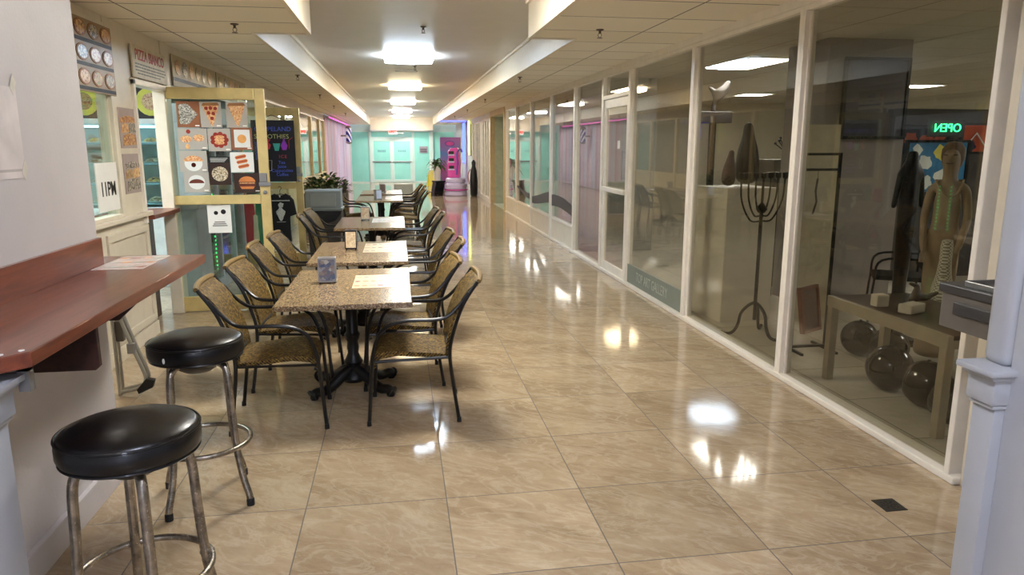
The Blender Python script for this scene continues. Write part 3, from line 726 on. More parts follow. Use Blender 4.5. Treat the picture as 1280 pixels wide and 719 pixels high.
# glossy dark balls under and behind the bench
m_ball = M('dark_glossy_ball', (26,27,24), .14, .0, var=.15, bs=.02, scale=3)
for k, (x, y, r, s) in enumerate(((3.62, 5.05, .14, 'dark glossy ball at the left end of the row under the bench'), (3.66, 4.75, .145, 'dark glossy ball behind the left bench leg'), (3.3, 4.25, .155, 'large shiny dark ball between the two left bench legs'), (4.3, 4.45, .16, 'dark ball in the back row under the bench middle'),
        (3.32, 3.92, .15, 'shiny dark ball just right of the middle bench leg'), (3.78, 3.72, .165, 'big dark ball in the middle right under the bench'), (3.26, 3.62, .14, 'dark ball with a bright spot beside the right bench leg'), (3.75, 3.30, .16, 'dark ball behind the right bench leg'))):
    bm = bmesh.new(); bmesh.ops.create_uvsphere(bm, u_segments=28, v_segments=18, radius=r)
    o = link('ball', bm, m_ball, smooth=True, loc=(x, y, r)); bm = bmesh.new(); lathe(bm, [(0, r+.012), (.008, r+.01), (.014, r-.002), (0, r-.004)], seg=10); link('cap', bm, m_black, o, smooth=True)
    tagp(o, s, 'ball', 'glossy dark balls on the gallery floor')
# draped female statue with a woven club
m_clay = M('tan_clay', (158,138,110), .55, var=.1, scale=10, bs=.3)
st = empty('statue', (4.06, 4.80, 0), rz=2.29, label='tan clay statue of a slim robed woman standing behind the bench', cat='statue')
V = [(0,0,.9),(0,0,1.05),(0,0,1.2),(0,0,1.34),(0,0,1.42),(0,.01,1.49),(0,.03,1.56),(0,.03,1.64),
     (.112,0,1.345),(.142,0,1.12),(.12,.085,.93),(.10,.115,.86),(-.112,0,1.345),(-.142,0,1.12),(-.12,.085,.93),(-.095,.12,.86),
     (0,0,.7),(0,0,.4),(0,0,.12),(0,0,.03)]
Ed = [(0,1),(1,2),(2,3),(3,4),(4,5),(5,6),(6,7),(3,8),(8,9),(9,10),(10,11),(3,12),(12,13),(13,14),(14,15),(0,16),(16,17),(17,18),(18,19)]
Ra = [(.125,.095),(.095,.08),(.10,.085),(.075,.065),(.040,.042),(.055,.06),(.07,.08),(.045,.055),.038,.031,.025,.02,.038,.031,.025,.02,(.125,.10),(.115,.10),(.13,.12),(.14,.13)]
skin('body', V, Ed, Ra, m_clay, st, sub=2)
bm = bmesh.new(); tube(bm, smooth_path([(.03*0+.09*math.cos(a), .02+.075*math.sin(a), 1.40-.05*max(0, math.sin(a))-(.06 if i in (2,3) else 0)) for i, a in enumerate([k*PI/4 for k in range(8)])]+[(.09,.02,1.40)], 4), .008, 6); link('necklace', bm, m_clay, st, smooth=True)
for s in (-1, 1):
    for q in range(4):
        bm = bmesh.new(); x = s*(.100)-.018+q*.012; tube(bm, [(x, .125, .865), (x, .14, .825), (x+.002, .135, .79)], .006, 6); link('finger', bm, m_clay, st, smooth=True)
bm = bmesh.new(); lathe(bm, [(0, 1.685), (.045, 1.68), (.078, 1.63), (.08, 1.57), (.06, 1.50), (.0, 1.50)], c=(0, -.018), seg=18, sy=.95)
link('hair', bm, M('clay_hair', (120,96,72), .6, var=.2, scale=30, bs=.6), st, smooth=True)
bm = bmesh.new(); tube(bm, [(0,.098,1.585),(0,.112,1.56),(0,.104,1.55)], .009, 6); link('nose', bm, m_clay, st, smooth=True)
bm = bmesh.new(); tube(bm, [(-.022,.095,1.53),(0,.102,1.528),(.022,.095,1.53)], .005, 6); link('lips', bm, m_stone, st, smooth=True)
for s in (-1, 1):
    bm = bmesh.new(); tube(bm, [(s*.018,.094,1.588),(s*.03,.093,1.59),(s*.042,.084,1.588)], .005, 6); link('eye', bm, m_stone, st, smooth=True)
m_net = NT('white_netting'); cc = m_net.obj(); ss = m_net.n('ShaderNodeSeparateXYZ'); m_net.l(cc, ss.inputs[0])
g = m_net.math('MULTIPLY', m_net.math('SINE', m_net.math('MULTIPLY', ss.outputs[2], 260.)), m_net.math('SINE', m_net.math('MULTIPLY', m_net.math('ADD', ss.outputs[0], ss.outputs[1]), 260.)))
m_net.principled(m_net.ramp(m_net.math('MULTIPLY_ADD', g, .5, .5), [(.3, L((150,144,120))), (.7, L((226,222,204)))]), .5, bump=g, bs=.4, bd=.003)
bm = bmesh.new(); lathe(bm, [(0, .44), (.05, .455), (.075, .52), (.072, .6), (.05, .7), (.04, .8), (.042, .9), (.035, .95), (0, .96)], seg=20)
o = link('woven_club', bm, m_net.m, smooth=True, loc=(3.93, 4.60, .03)); tagp(o, 'white woven club-shaped bag hanging at the left side of the statue', 'bag')
# tall dark metal figure
e = empty('metal_figure', (4.12, 5.3, 0), label='tall thin dark textured metal figure left of the clay statue', cat='sculpture')
v = [(0,0,.06),(0,0,.5),(0,0,.95),(0,0,1.3),(0,0,1.45),(0,0,1.55),(0,0,1.62),(.09,0,1.42),(.13,0,1.15),(-.09,0,1.42),(-.13,0,1.15)]
skin('body', v, [(0,1),(1,2),(2,3),(3,4),(4,5),(5,6),(4,7),(7,8),(4,9),(9,10)], [.05,.055,.075,.08,.07,.035,.055,.03,.02,.03,.02], m_dark, e)
bx('plinth', (-.14, .14, -.14, .14, 0, .06), m_dark, e, bev=.006)
# framed works and panels
def art(name, x0, x1, z0, z1, y, m_pic, label, fr=.03, m_fr=None, cat='picture', blobs=None):
    w, h = x1-x0, z1-z0; e = empty(name, (x0, y, z0), label=label, cat=cat); mf = m_fr or m_black
    bm = bmesh.new(); box(bm, 0, w, -.02, .02, 0, fr, bev=.003); box(bm, 0, w, -.02, .02, h-fr, h, bev=.003); box(bm, 0, fr, -.02, .02, fr, h-fr); box(bm, w-fr, w, -.02, .02, fr, h-fr); link('frame', bm, mf, e)
    bx('canvas', (fr, w-fr, -.008, .015, fr, h-fr), m_pic, e)
    if blobs:
        for k, (bm_m, L_) in enumerate(blobs):
            bm = bmesh.new()
            for (a, b, r) in L_:
                prism(bm, [(fr+(w-2*fr)*a+r*(1+.2*math.sin(q*2.3+a*9))*math.cos(q*PI/7), fr+(h-2*fr)*b+r*(1+.2*math.cos(q*1.7+b*7))*math.sin(q*PI/7)) for q in range(14)], 1, -.010-.001*k, -.008)
            link('painted_shapes', bm, bm_m, e)
    return e
m_blue = M('painting_blue', (40,120,170), .4, var=.15); m_wpt = M('painting_white', (226,232,226), .4); m_ypt = M('painting_yellow', (220,210,90), .4); m_rpt = M('painting_red', (176,72,44), .4, var=.2); m_dkp = M('painting_dark', (26,32,54), .4, var=.3)
m_blackp = m_bk
struct('wall_gallery_screen', [(5.2, 9.5, 8.1, 8.2, 0, 2.1)], M('screen_wall_dim', (74,70,70), .6, var=.1))
art('painting', 5.5, 6.28, 1.12, 1.72, 7.2, m_blue, 'bright blue painting with white and yellow blossoms left of the statue', blobs=[(m_wpt, [(.15,.85,.06),(.3,.6,.08),(.6,.3,.09),(.35,.2,.07),(.75,.6,.06),(.1,.45,.05),(.85,.2,.06)]), (m_ypt, [(.55,.8,.08),(.25,.38,.04)])])
art('painting', 5.62, 6.35, 1.56, 1.9, 7.6, m_dkp, 'dark painting with curling red and white shapes just under the OPEN sign', blobs=[(m_rpt, [(.3,.5,.08),(.6,.4,.09),(.85,.6,.07)]), (m_wpt, [(.45,.3,.03)])])
e = art('painting', 6.45, 7.1, 1.56, 1.92, 7.55, m_rpt, 'orange-red painting with white peaks, above and behind the statue', blobs=[(m_dkp, [(.2,.2,.06),(.8,.15,.07)])])
bm = bmesh.new(); tube(bm, [(.08,-.016,.1),(.2,-.016,.24),(.32,-.016,.1),(.44,-.016,.22),(.56,-.016,.1)], .009, 6); link('painted_line', bm, m_wpt, e)
art('painting', 5.38, 5.62, 1.42, 1.92, 8.06, M('painting_deep_blue', (34,34,96), .4, var=.3), 'narrow deep blue framed picture on the dim screen wall', m_fr=m_stone)
art('painting', 5.70, 6.1, 1.46, 1.92, 8.06, M('painting_grey', (120,122,112), .4, var=.25, scale=20), 'grey framed picture on the dim screen wall right of the blue one')
art('painting', 5.35, 5.88, .72, 1.36, 7.95, mat_food('painting_floral', [(60,44,40),(150,60,50),(90,120,80),(170,150,110)], 14), 'framed floral picture low on the dim screen wall', m_fr=M('frame_tan', (150,120,80), .4))
art('painting', 4.3, 5.0, 1.72, 2.5, 6.6, M('painting_slate', (66,66,78), .35, var=.2), 'large slate-blue canvas high on the grey gallery pillar')
# leaning red picture
e = art('leaning_picture', 0, .3, 0, .42, 0, M('dark_maroon', (70,34,26), .4, var=.2), 'maroon framed picture leaning low against the white panel', m_fr=M('red_wood_frame', (104,50,34), .4)); e.location = (3.52, 5.7, .0); e.rotation_euler = (-.16, 0, .5)
struct('wall_gallery_panel', [(3.75, 4.12, 6.3, 6.36, 0, 1.85)], M('panel_cream', (196,186,160), .5))
# black open stand with a stick
e = empty('display_stand', (3.15, 5.25, 0), label='thin black rectangular display stand with a hanging stick behind the glass', cat='stand')
bm = bmesh.new()
for x in (0, .3): box(bm, x-.01, x+.01, -.01, .01, 0, 1.6)
for z in (.03, 1.47, 1.59): box(bm, -.0, .3, -.01, .01, z-.01, z+.01)
box(bm, -.01, .01, -.18, .18, 0, .02); box(bm, .29, .31, -.18, .18, 0, .02); link('frame', bm, m_black, e)
bm = bmesh.new(); tube(bm, [(.12,0,1.40),(.11,0,1.3),(.125,0,1.22),(.10,0,1.12)], .008, 6); tube(bm, [(.12,0,1.40),(.12,0,1.47)], .002, 4); link('stick', bm, m_stone, e, smooth=True)
# crate with a wire flower
e = empty('plant_crate', (4.55, 8.0, 0), label='dark crate of wiry metal flowers behind the candelabrum', cat='sculpture')
bx('crate', (-.25, .25, -.2, .2, 0, 1.5), M('crate_brown', (82,76,66), .6, var=.25), e, bev=.01)
for k in range(7):
    a = k*.9; bm = bmesh.new(); tube(bm, smooth_path([(0,0,1.5),(.04*math.cos(a),.03*math.sin(a),1.6),(.14*math.cos(a),.1*math.sin(a),1.68+.03*(k%3))], 4), .006, 5)
    lathe(bm, [(0, 0), (.02, .01), (.012, .03), (0, .035)], c=(.14*math.cos(a), .1*math.sin(a)), z0=1.67+.03*(k%3), seg=8); link('wire_flower', bm, m_black, e)
# plain black chairs in the gallery
m_seatk = M('black_fabric', (26,26,28), .8)
def black_chair(x, y, rz, label):
    e = empty('black_chair', (x, y, 0), rz, label=label, cat='chair')
    bx('seat', (-.21, .21, -.2, .2, .43, .47), m_seatk, e, bev=.012)
    bm = bmesh.new(); prism(bm, [(-.2, .55), (-.18, .55), (-.23, .88), (-.26, .88)], 1, -.2, .2, bev=.006); link('backrest', bm, m_seatk, e)
    for sx_, sy_ in ((1, 1), (1, -1)):
        bm = bmesh.new(); tube(bm, smooth_path([(.22,.21*sy_,0), (.2,.21*sy_,.4), (.15,.22*sy_,.62), (-.2,.22*sy_,.64)], 5), .011, 7); link('leg', bm, m_black, e, smooth=True)
    for sy_ in (1, -1):
        bm = bmesh.new(); tube(bm, smooth_path([(-.25,.21*sy_,0), (-.2,.21*sy_,.44), (-.25,.2*sy_,.88)], 5), .011, 7); link('leg', bm, m_black, e, smooth=True)
black_chair(4.62, 6.0, 2.6, 'black chair in the gallery behind the bench and the dark metal figure')
black_chair(3.78, 7.25, -2.2, 'black chair in the gallery behind the candelabrum')
# reflection of an OPEN sign, built as glowing reversed letters
m_open_refl = glow('green_neon', (60,255,150), 3.5)
e = empty('neon_sign', (5.82, 7.0, 1.84), label='green glowing OPEN sign read in reverse above the blue painting', cat='sign')
text('lettering', 'OPEN', .125, (0, -.0, 0), basis((-1,0,0), (0,0,1)), m_open_refl, e, ext=.004)
bx('backing', (-.22, .22, .02, .03, -.09, .09), M('sign_backing', (20,24,24), .4), e)

# ================================================================== corridor furniture
# --- wall counter on the left
e = empty('wall_counter', (-1.44, 2.02, 0), label='reddish-brown laminate snack counter fixed to the near left wall', cat='counter')
ZT = 1.09
bm = bmesh.new()
pts = [(0, 0), (.34, 0), (.415, .075), (.415, 1.93), (-.14, 1.93), (-.14, 1.665), (0, 1.665)]
prism(bm, pts, 2, ZT-.045, ZT, bev=.004); link('countertop', bm, m_counter, e)
bx('backsplash', (0, .02, 0, 1.66, ZT, ZT+.13), m_counter, e, bev=.002)
def bracket(y, pts):
    bm = bmesh.new(); prism(bm, [(p, q) for p, q in pts], 1, y, y+.022, bev=.002); link('bracket', bm, m_darkwood, e)
bracket(.64, [(0, ZT-.046), (.36, ZT-.046), (.36, ZT-.215), (.345, ZT-.23), (0, ZT-.23)])
bracket(1.145, [(0, ZT-.046), (.377, ZT-.046), (.25, ZT-.165), (0, ZT-.165)])
bm = bmesh.new(); box(bm, .0, .38, .12, .15, ZT-.07, ZT-.045); box(bm, .35, .38, .12, .15, ZT-.13, ZT-.045); link('metal_angle', bm, m_steel, e)
bm = bmesh.new()
for x, y in ((.335, .035), (.35, .05), (.385, .09)): lathe(bm, [(.008, 0), (.008, .002), (0, .003)], c=(x, y), z0=ZT, seg=10)
link('screw_cap', bm, m_white, e)
# placemats: printed sheets
m_mat = M('placemat_cream', (222,206,172), .3, var=.05); m_mat2 = M('placemat_pink_white', (226,206,200), .22, var=.05)
m_mo = M('placemat_orange', (206,142,92), .3, var=.2); m_mr = M('placemat_maroon', (140,66,60), .3, var=.2); m_mg = M('placemat_grey', (150,148,140), .3, var=.2)
def placemat(x0, x1, y0, y1, z, label, mm=m_mat, n=9, seed=1, group=None, skew=0):
    rnd = random.Random(seed); e = empty('placemat', ((x0+x1)/2, (y0+y1)/2, z), rz=skew, label=label, cat='placemat', group=group); w, d = x1-x0, y1-y0
    bx('sheet', (-w/2, w/2, -d/2, d/2, 0, .0015), mm, e)
    bm = bmesh.new()
    for i in range(n):
        for j in range(3):
            cx_, cy_ = -w/2+w*(i+.5)/n, -d/2+d*(j+.5)/3.; r = min(w/n, d/3)*.42
            if rnd.random() < .25: box(bm, cx_-r, cx_+r, cy_-r*.3, cy_+r*.3, .0015, .0018, mi=rnd.randrange(3))
            else: prism(bm, [(cx_+r*(.8+.3*rnd.random())*math.cos(q*PI/5), cy_+r*1.1*(.8+.3*rnd.random())*math.sin(q*PI/5)) for q in range(10)], 2, .0015, .0018, mi=rnd.randrange(3))
    link('printed_pictures', bm, [m_mo, m_mr, m_mg], e)
placemat(-1.415, -1.19, 3.50, 3.92, ZT, 'pinkish printed menu placemat lying on the snack counter by the wall', m_mat2, 4, 3, skew=0)
# taped sheet on the near wall (its code left out)
e = empty('taped_sheet', (-1.438, 2.9, 1.70), label='white paper sheet taped to the near left wall', cat='notice')
bx('sheet', (0, .002, -.22, .18, -.17, .17), M('sheet_pale', (216,208,204), .4), e); bx('band', (.002, .0028, -.22, .17, -.145, -.135), M('sheet_band', (180,172,168), .4), e)
for yy, zz, rr in ((.16, .17, .6), (.17, -.15, -.2)):
    bm = bmesh.new(); prism(bm, [(yy-.02, zz), (yy+.0, zz-.03), (yy+.03, zz+.02), (yy+.01, zz+.05)], 0, .0015, .003); link('tape', bm, M('clear_tape', (228,222,208), .2), e)

# --- bar stools
def bar_stool(loc, rz, label, dz=.0):
    e = empty('bar_stool', loc, rz, label=label, cat='bar stool', group='black swivel bar stools')
    bm = bmesh.new()
    lathe(bm, [(0, .665), (.17, .665), (.198, .672), (.208, .69), (.208, .722), (.2, .742), (.196, .748), (.19, .752), (.15, .765), (.08, .771), (0, .773)], seg=48); link('seat', bm, m_vinyl, e, smooth=True)
    bm = bmesh.new(); tube(bm, [(.2055*math.cos(a*PI/24), .2055*math.sin(a*PI/24), .741) for a in range(48)], .004, 6, closed=True); tube(bm, [(.2*math.cos(a*PI/24), .2*math.sin(a*PI/24), .672) for a in range(48)], .004, 6, closed=True); link('piping', bm, m_vinyl, e, smooth=True)
    bm = bmesh.new(); lathe(bm, [(0, .60), (.06, .602), (.10, .625), (.135, .65), (.14, .665), (0, .665)], seg=24); link('swivel_plate', bm, m_black, e, smooth=True)
    for k in range(4):
        a = PI/4+k*PI/2; c, s = math.cos(a), math.sin(a)
        path = smooth_path([(.03*c,.03*s,.645), (.10*c,.10*s,.65), (.148*c,.148*s,.638), (.17*c,.17*s,.59), (.178*c,.178*s,.43), (.186*c,.186*s,.3), (.194*c,.194*s,.22), (.216*c,.216*s,.12), (.24*c,.24*s,.05), (.245*c,.245*s,.012)], 6)
        bm = bmesh.new(); tube(bm, path, .016, 12); lg = link('leg', bm, m_chrome, e, smooth=True)
        bm = bmesh.new(); lathe(bm, [(0, 0), (.018, 0), (.018, .028), (.015, .034), (0, .034)], c=(.245*c, .245*s), seg=14); link('rubber_foot', bm, m_rubber, lg, smooth=True)
    bm = bmesh.new(); tube(bm, [(.206*math.cos(a*PI/24), .206*math.sin(a*PI/24), .27) for a in range(48)], .0115, 10, closed=True)
    for k in range(4):
        a = PI/4+k*PI/2; c, s = math.cos(a), math.sin(a); tube(bm, [(.17*c,.17*s,.272), (.218*c,.218*s,.272)], .006, 6)
    link('foot_ring', bm, m_chrome, e, smooth=True); e.scale.z = 1.05; return e
bar_stool((-.862, 2.28, 0), 1.25, 'black round-seated bar stool nearest the camera, at the bottom left')
bar_stool((-.945, 3.36, 0), .28, 'second black bar stool, nearer the wicker chairs, with a nick in its seat edge')
bm = bmesh.new(); prism(bm, [(.0+.006*math.cos(a), .7+.012*math.sin(a)) for a in [k*PI/4 for k in range(8)]], 1, -.2105, -.207)
e = [o for o in bpy.data.objects if o.name.startswith('bar_stool')][-1]
bm2 = link('seat_nick', bm, m_white, e); bm2.rotation_euler.z = -.28-.42; bm2['label'] = 'small pale tear in the vinyl'

# --- folded tubular chair leaning behind the wall end
e = empty('folding_chair', (-1.875, 4.90, 0), rz=.05, label='folded grey metal folding chair standing behind the end of the near wall', cat='folding chair')
m_gt2 = M('grey_painted_tube', (168,164,152), .35, .3)
for s in (0, .07):
    bm = bmesh.new(); tube(bm, smooth_path([(-.01,s,.80), (-.01,s,.4), (-.01,s,.012)], 6), .011, 8); link('leg', bm, m_gt2, e, smooth=True)
    bm = bmesh.new(); tube(bm, smooth_path([(-.005,s,.60), (.03,s,.57), (.06,s,.47), (.10,s,.33), (.15,s,.17), (.155,s,.11), (.12,s,.06), (.0,s,.035)], 6), .013, 8); link('leg', bm, m_gt2, e, smooth=True)
bx('seat', (-.005, .045, .01, .06, .38, .52), M('folding_seat_grey', (92,84,76), .5), e, bev=.008)
bm = bmesh.new(); box(bm, .065, .115, -.02, .02, .30, .37, bev=.006); link('hinge', bm, m_steel, e)
bm = bmesh.new(); prism(bm, [(.11, .02), (.20, .06), (.215, .11), (.165, .125), (.10, .05)], 1, -.025, .025, bev=.005); link('rubber_foot', bm, m_rubber, e)
bm = bmesh.new(); tube(bm, [(-.01,0,.79),(-.01,.07,.79)], .011, 8); link('crossbar', bm, m_gt2, e)
# --- wicker armchairs
def make_chair(label):
    e = empty('wicker_armchair', (0,0,0), label=label, cat='chair')
    bm = bmesh.new(); W = .225
    prof = [(-.215, .425), (-.1, .43), (.06, .447), (.16, .45), (.215, .437), (.245, .405), (.248, .37), (.238, .345), (.225, .35), (.222, .39), (.2, .41), (.1, .42), (-.1, .405), (-.215, .40)]
    prism(bm, prof, 1, -W, W, bev=.006); link('seat', bm, m_wicker, e, smooth=True)
    bm = bmesh.new(); nu, nt = 9, 9; gr = [[], []]
    for s in range(2):
        for j in range(nt+1):
            t = j/nt; x = -.205-.03*t-.135*t*t-.03*max(0, t-.85)/.15; z = .43+.43*t; row = []
            for i in range(nu+1):
                u = -1+2*i/nu; row.append(bm.verts.new((x-.022*(1-u*u)+(0 if s else .016), u*.222, z+.006*(1-u*u))))
            gr[s].append(row)
    for s in range(2):
        for j in range(nt):
            for i in range(nu): bm.faces.new([gr[s][j][i], gr[s][j][i+1], gr[s][j+1][i+1], gr[s][j+1][i]])
    for j in range(nt):
        for i in (0, nu): bm.faces.new([gr[0][j][i], gr[0][j+1][i], gr[1][j+1][i], gr[1][j][i]])
    for i in range(nu):
        for j in (0, nt): bm.faces.new([gr[0][j][i], gr[0][j][i+1], gr[1][j][i+1], gr[1][j][i]])
    link('backrest', bm, m_wicker, e, smooth=True)
    bm = bmesh.new(); pts = []
    for i in range(13):
        u = -1+2*i/12; pts.append((-.392-.022*(1-u*u), u*.243, .865+.006*(1-u*u)))
    tube(bm, pts, lambda t: .017 if 0 < t < 1 else .014, 8); tube(bm, [(p[0]+.012, p[1]*.97, p[2]-.022) for p in pts], .011, 6)
    link('top_roll', bm, m_wroll, e, smooth=True)
    for s in (-1, 1):
        y = s*.245
        bm = bmesh.new(); tube(bm, smooth_path([(-.265,y*1.04,.01), (-.235,y,.22), (-.215,y,.43), (-.245,y,.58), (-.30,y,.73), (-.385,y,.865)], 6), .0115, 8)
        lathe(bm, [(0, 0), (.015, 0), (.013, .03), (0, .03)], c=(-.265, y*1.04), seg=10); link('leg', bm, m_tube, e, smooth=True)
        bm = bmesh.new(); tube(bm, smooth_path([(.275,y*1.06,.01), (.26,y*1.03,.2), (.245,y,.40), (.225,y,.50)], 5), .0115, 8)
        lathe(bm, [(0, 0), (.015, 0), (.013, .03), (0, .03)], c=(.275, y*1.06), seg=10); link('leg', bm, m_tube, e, smooth=True)
        bm = bmesh.new(); tube(bm, smooth_path([(.225,y,.50), (.19,y*1.03,.575), (.12,y*1.07,.625), (.02,y*1.09,.645), (-.12,y*1.08,.645), (-.2,y*1.05,.66), (-.27,y*1.0,.72), (-.335,y*1.0,.80)], 6), .0115, 8); link('armrest', bm, m_tube, e, smooth=True)
    bm = bmesh.new()
    for s in (-1, 1): tube(bm, [(-.215,s*.235,.405), (.235,s*.235,.39)], .009, 6)
    tube(bm, [(-.215,-.235,.405), (-.215,.235,.405)], .009, 6); tube(bm, [(.225,-.235,.365), (.225,.235,.365)], .009, 6); tube(bm, [(-.205,-.24,.455), (-.205,.24,.455)], .008, 6)
    link('seat_frame', bm, m_tube, e); return e
chair0 = make_chair('x'); used = [False]
def put_chair(x, y, rz, label, group):
    if not used[0]:
        used[0] = True; chair0.location = (x, y, 0); chair0.rotation_euler.z = rz; chair0['label'] = label; chair0['group'] = group; return
    dup(chair0, (x, y, 0), rz, label, group)
ordn = ['nearest', 'second', 'third', 'fourth', 'farthest']
TX = -.345
tables = [(4.215, 5.475), (5.815, 7.08), (8.30, 9.60), (12.5, 13.75), (14.25, 15.5)]
for ti, (a, b) in enumerate(tables):
    ym = (a+b)/2; g = 'wicker armchairs round the cafe tables'
    dy = .33; dn = 0 if ti == 0 else .10        # chairs sit a little towards the camera
    j = [.02, -.02, .03, 0, .02][ti]
    if ti < 4:
        put_chair(TX-.43+j, ym-dy-dn-.14*(ti == 0), .04+j, 'wicker armchair on the left of the %s table, at its nearer end' % ordn[ti], g)
        put_chair(TX-.40, ym+dy-dn*.8-.08*(ti == 0), -.05, 'wicker armchair on the left of the %s table, at its farther end' % ordn[ti], g)
    put_chair(TX+.41 if ti == 0 else TX+.46, ym-dy-dn-.13*(ti == 0), PI-.03, 'wicker armchair on the right of the %s table, at its nearer end' % ordn[ti], g)
    put_chair(TX+.34 if ti == 0 else TX+.42, ym+dy-dn*.8-.13*(ti == 0), PI+.05, 'wicker armchair on the right of the %s table, at its farther end' % ordn[ti], g)
# --- tables
def make_table():
    e = empty('cafe_table', (0,0,0), label='x', cat='table', group='granite-topped cafe tables')
    bm = bmesh.new(); box(bm, -.405, .405, -.63, .63, .70, .735, bev=.008, seg=3); link('tabletop', bm, m_granite, e, smooth=False)
    bm = bmesh.new()
    lathe(bm, [(0, .06), (.075, .06), (.095, .09), (.08, .12), (.05, .15), (.055, .18), (.065, .2), (.05, .225), (.036, .26), (.042, .3), (.036, .34), (.05, .365), (.054, .39), (.04, .41), (.04, .6), (.046, .61), (.046, .65), (.07, .66), (.13, .675), (.13, .69), (0, .69)], seg=28); link('column', bm, m_black, e, smooth=True)
    bx('top_plate', (-.2, .2, -.2, .2, .688, .7), m_black, e, bev=.002)
    for k in range(4):
        a = PI/4+k*PI/2; c, s = math.cos(a)*1.12, math.sin(a)*.88; bm = bmesh.new()
        tube(bm, smooth_path([(.03*c,.03*s,.14), (.09*c,.09*s,.115), (.16*c,.16*s,.07), (.23*c,.23*s,.04), (.29*c,.29*s,.045), (.325*c,.325*s,.035), (.335*c,.335*s,.03)], 5), lambda t: .042-.014*t+(.012 if t > .85 else 0), 10)
        bmesh.ops.translate(bm, verts=bm.verts, vec=(0, 0, 0)); lathe(bm, [(0, 0), (.024, 0), (.03, .015), (.026, .04), (0, .05)], c=(.315*c, .315*s), seg=12)
        link('foot', bm, m_black, e, smooth=True)
    return e
bpy.context.view_layer.update()
tb = make_table()
for i, (a, b) in enumerate(tables):
    lab = 'brown granite-topped table on a black iron base, %s of the row of tables' % ordn[i]
    if i == 0: tb.location = (TX, (a+b)/2, 0); tb['label'] = lab
    else:
        t2 = dup(tb, (TX+.0, (a+b)/2, 0), 0, lab); t2.scale = (1, (b-a)/1.26, 1)
tb.scale = (1, 1, 1)
ZTT = .735
# --- napkin dispensers
m_napk = M('napkin_white', (236,232,220), .7)
m_ad = mat_food('blue_grey_advert', [(96,108,140),(120,110,120),(150,140,130),(70,90,130),(180,180,180)], 45)
m_ad2 = mat_food('beige_marbled_insert', [(226,204,168),(206,178,140),(236,220,190)], 60)
def dispenser(x, y, rz, label, adv, hh=.155, w=.11, d=.09, mf=None):
    e = empty('napkin_dispenser', (x, y, ZTT), rz, label=label, cat='napkin holder', group='napkin dispensers on the cafe tables')
    mm = mf or m_steel
    bm = bmesh.new(); box(bm, -w/2, w/2, -d/2, d/2, .008, .02, bev=.003); box(bm, -w/2, w/2, -d/2, d/2, hh-.01, hh, bev=.003); box(bm, -w/2, w/2, -d/2, -d/2+.006, .02, hh-.01); box(bm, -w/2, w/2, d/2-.006, d/2, .02, hh-.01)
    link('case', bm, mm, e)
    bx('napkins', (-w/2+.008, w/2-.004, -d/2+.01, d/2-.01, .02, hh-.014), m_napk, e, bev=.002)
    bx('advert_card', (-w/2+.008, w/2-.008, -d/2-.002, -d/2, .02, hh-.012), adv, e)
    bx('advert_card', (-w/2+.008, w/2-.008, d/2, d/2+.002, .02, hh-.012), adv, e)
    for sx_, sy_ in ((-1,-1),(1,-1),(-1,1),(1,1)):
        bm = bmesh.new(); lathe(bm, [(0, 0), (.007, 0), (.006, .009), (0, .009)], c=(sx_*(w/2-.012), sy_*(d/2-.012)), seg=8); link('rubber_foot', bm, m_rubber, e)
    return e
d1 = dispenser(-.50, 4.94, .05, 'metal napkin dispenser with a blue-grey advert card on the nearest table', m_ad, .175, .12)
dispenser(-.44, 6.56, -.03, 'narrow black napkin dispenser with a cream marbled face on the second table', m_ad2, .175, .105, mf=m_black)
dispenser(-.43, 9.2, .03, 'grey napkin dispenser with a cream face on the third table', m_ad2, .17, .11)
dispenser(-.37, 12.8, .5, 'pale grey napkin dispenser on the fourth table', M('advert_pale', (190,196,206), .4), .17, .11)
dispenser(-.33, 14.8, .2, 'brownish napkin dispenser on the farthest table', M('advert_brown', (130,112,96), .4), .17, .11)
# --- placemats on the tables
placemat(-.325, -.01, 4.70, 5.18, ZTT, 'cream printed placemat on the nearest table', seed=5, n=6)
placemat(-.33, .02, 6.33, 6.93, ZTT, 'cream printed placemat on the second table', seed=6, n=6)
placemat(-.34, .01, 8.85, 9.4, ZTT, 'pale printed placemat on the third table', seed=7, n=6, mm=m_offwhite)
placemat(-.25, .03, 12.9, 13.4, ZTT, 'pinkish printed placemat on the fourth table', seed=8, n=6, mm=m_mat2)
placemat(-.25, .03, 14.5, 15.1, ZTT, 'pinkish printed placemat on the farthest table', seed=9, n=6, mm=m_mat2)
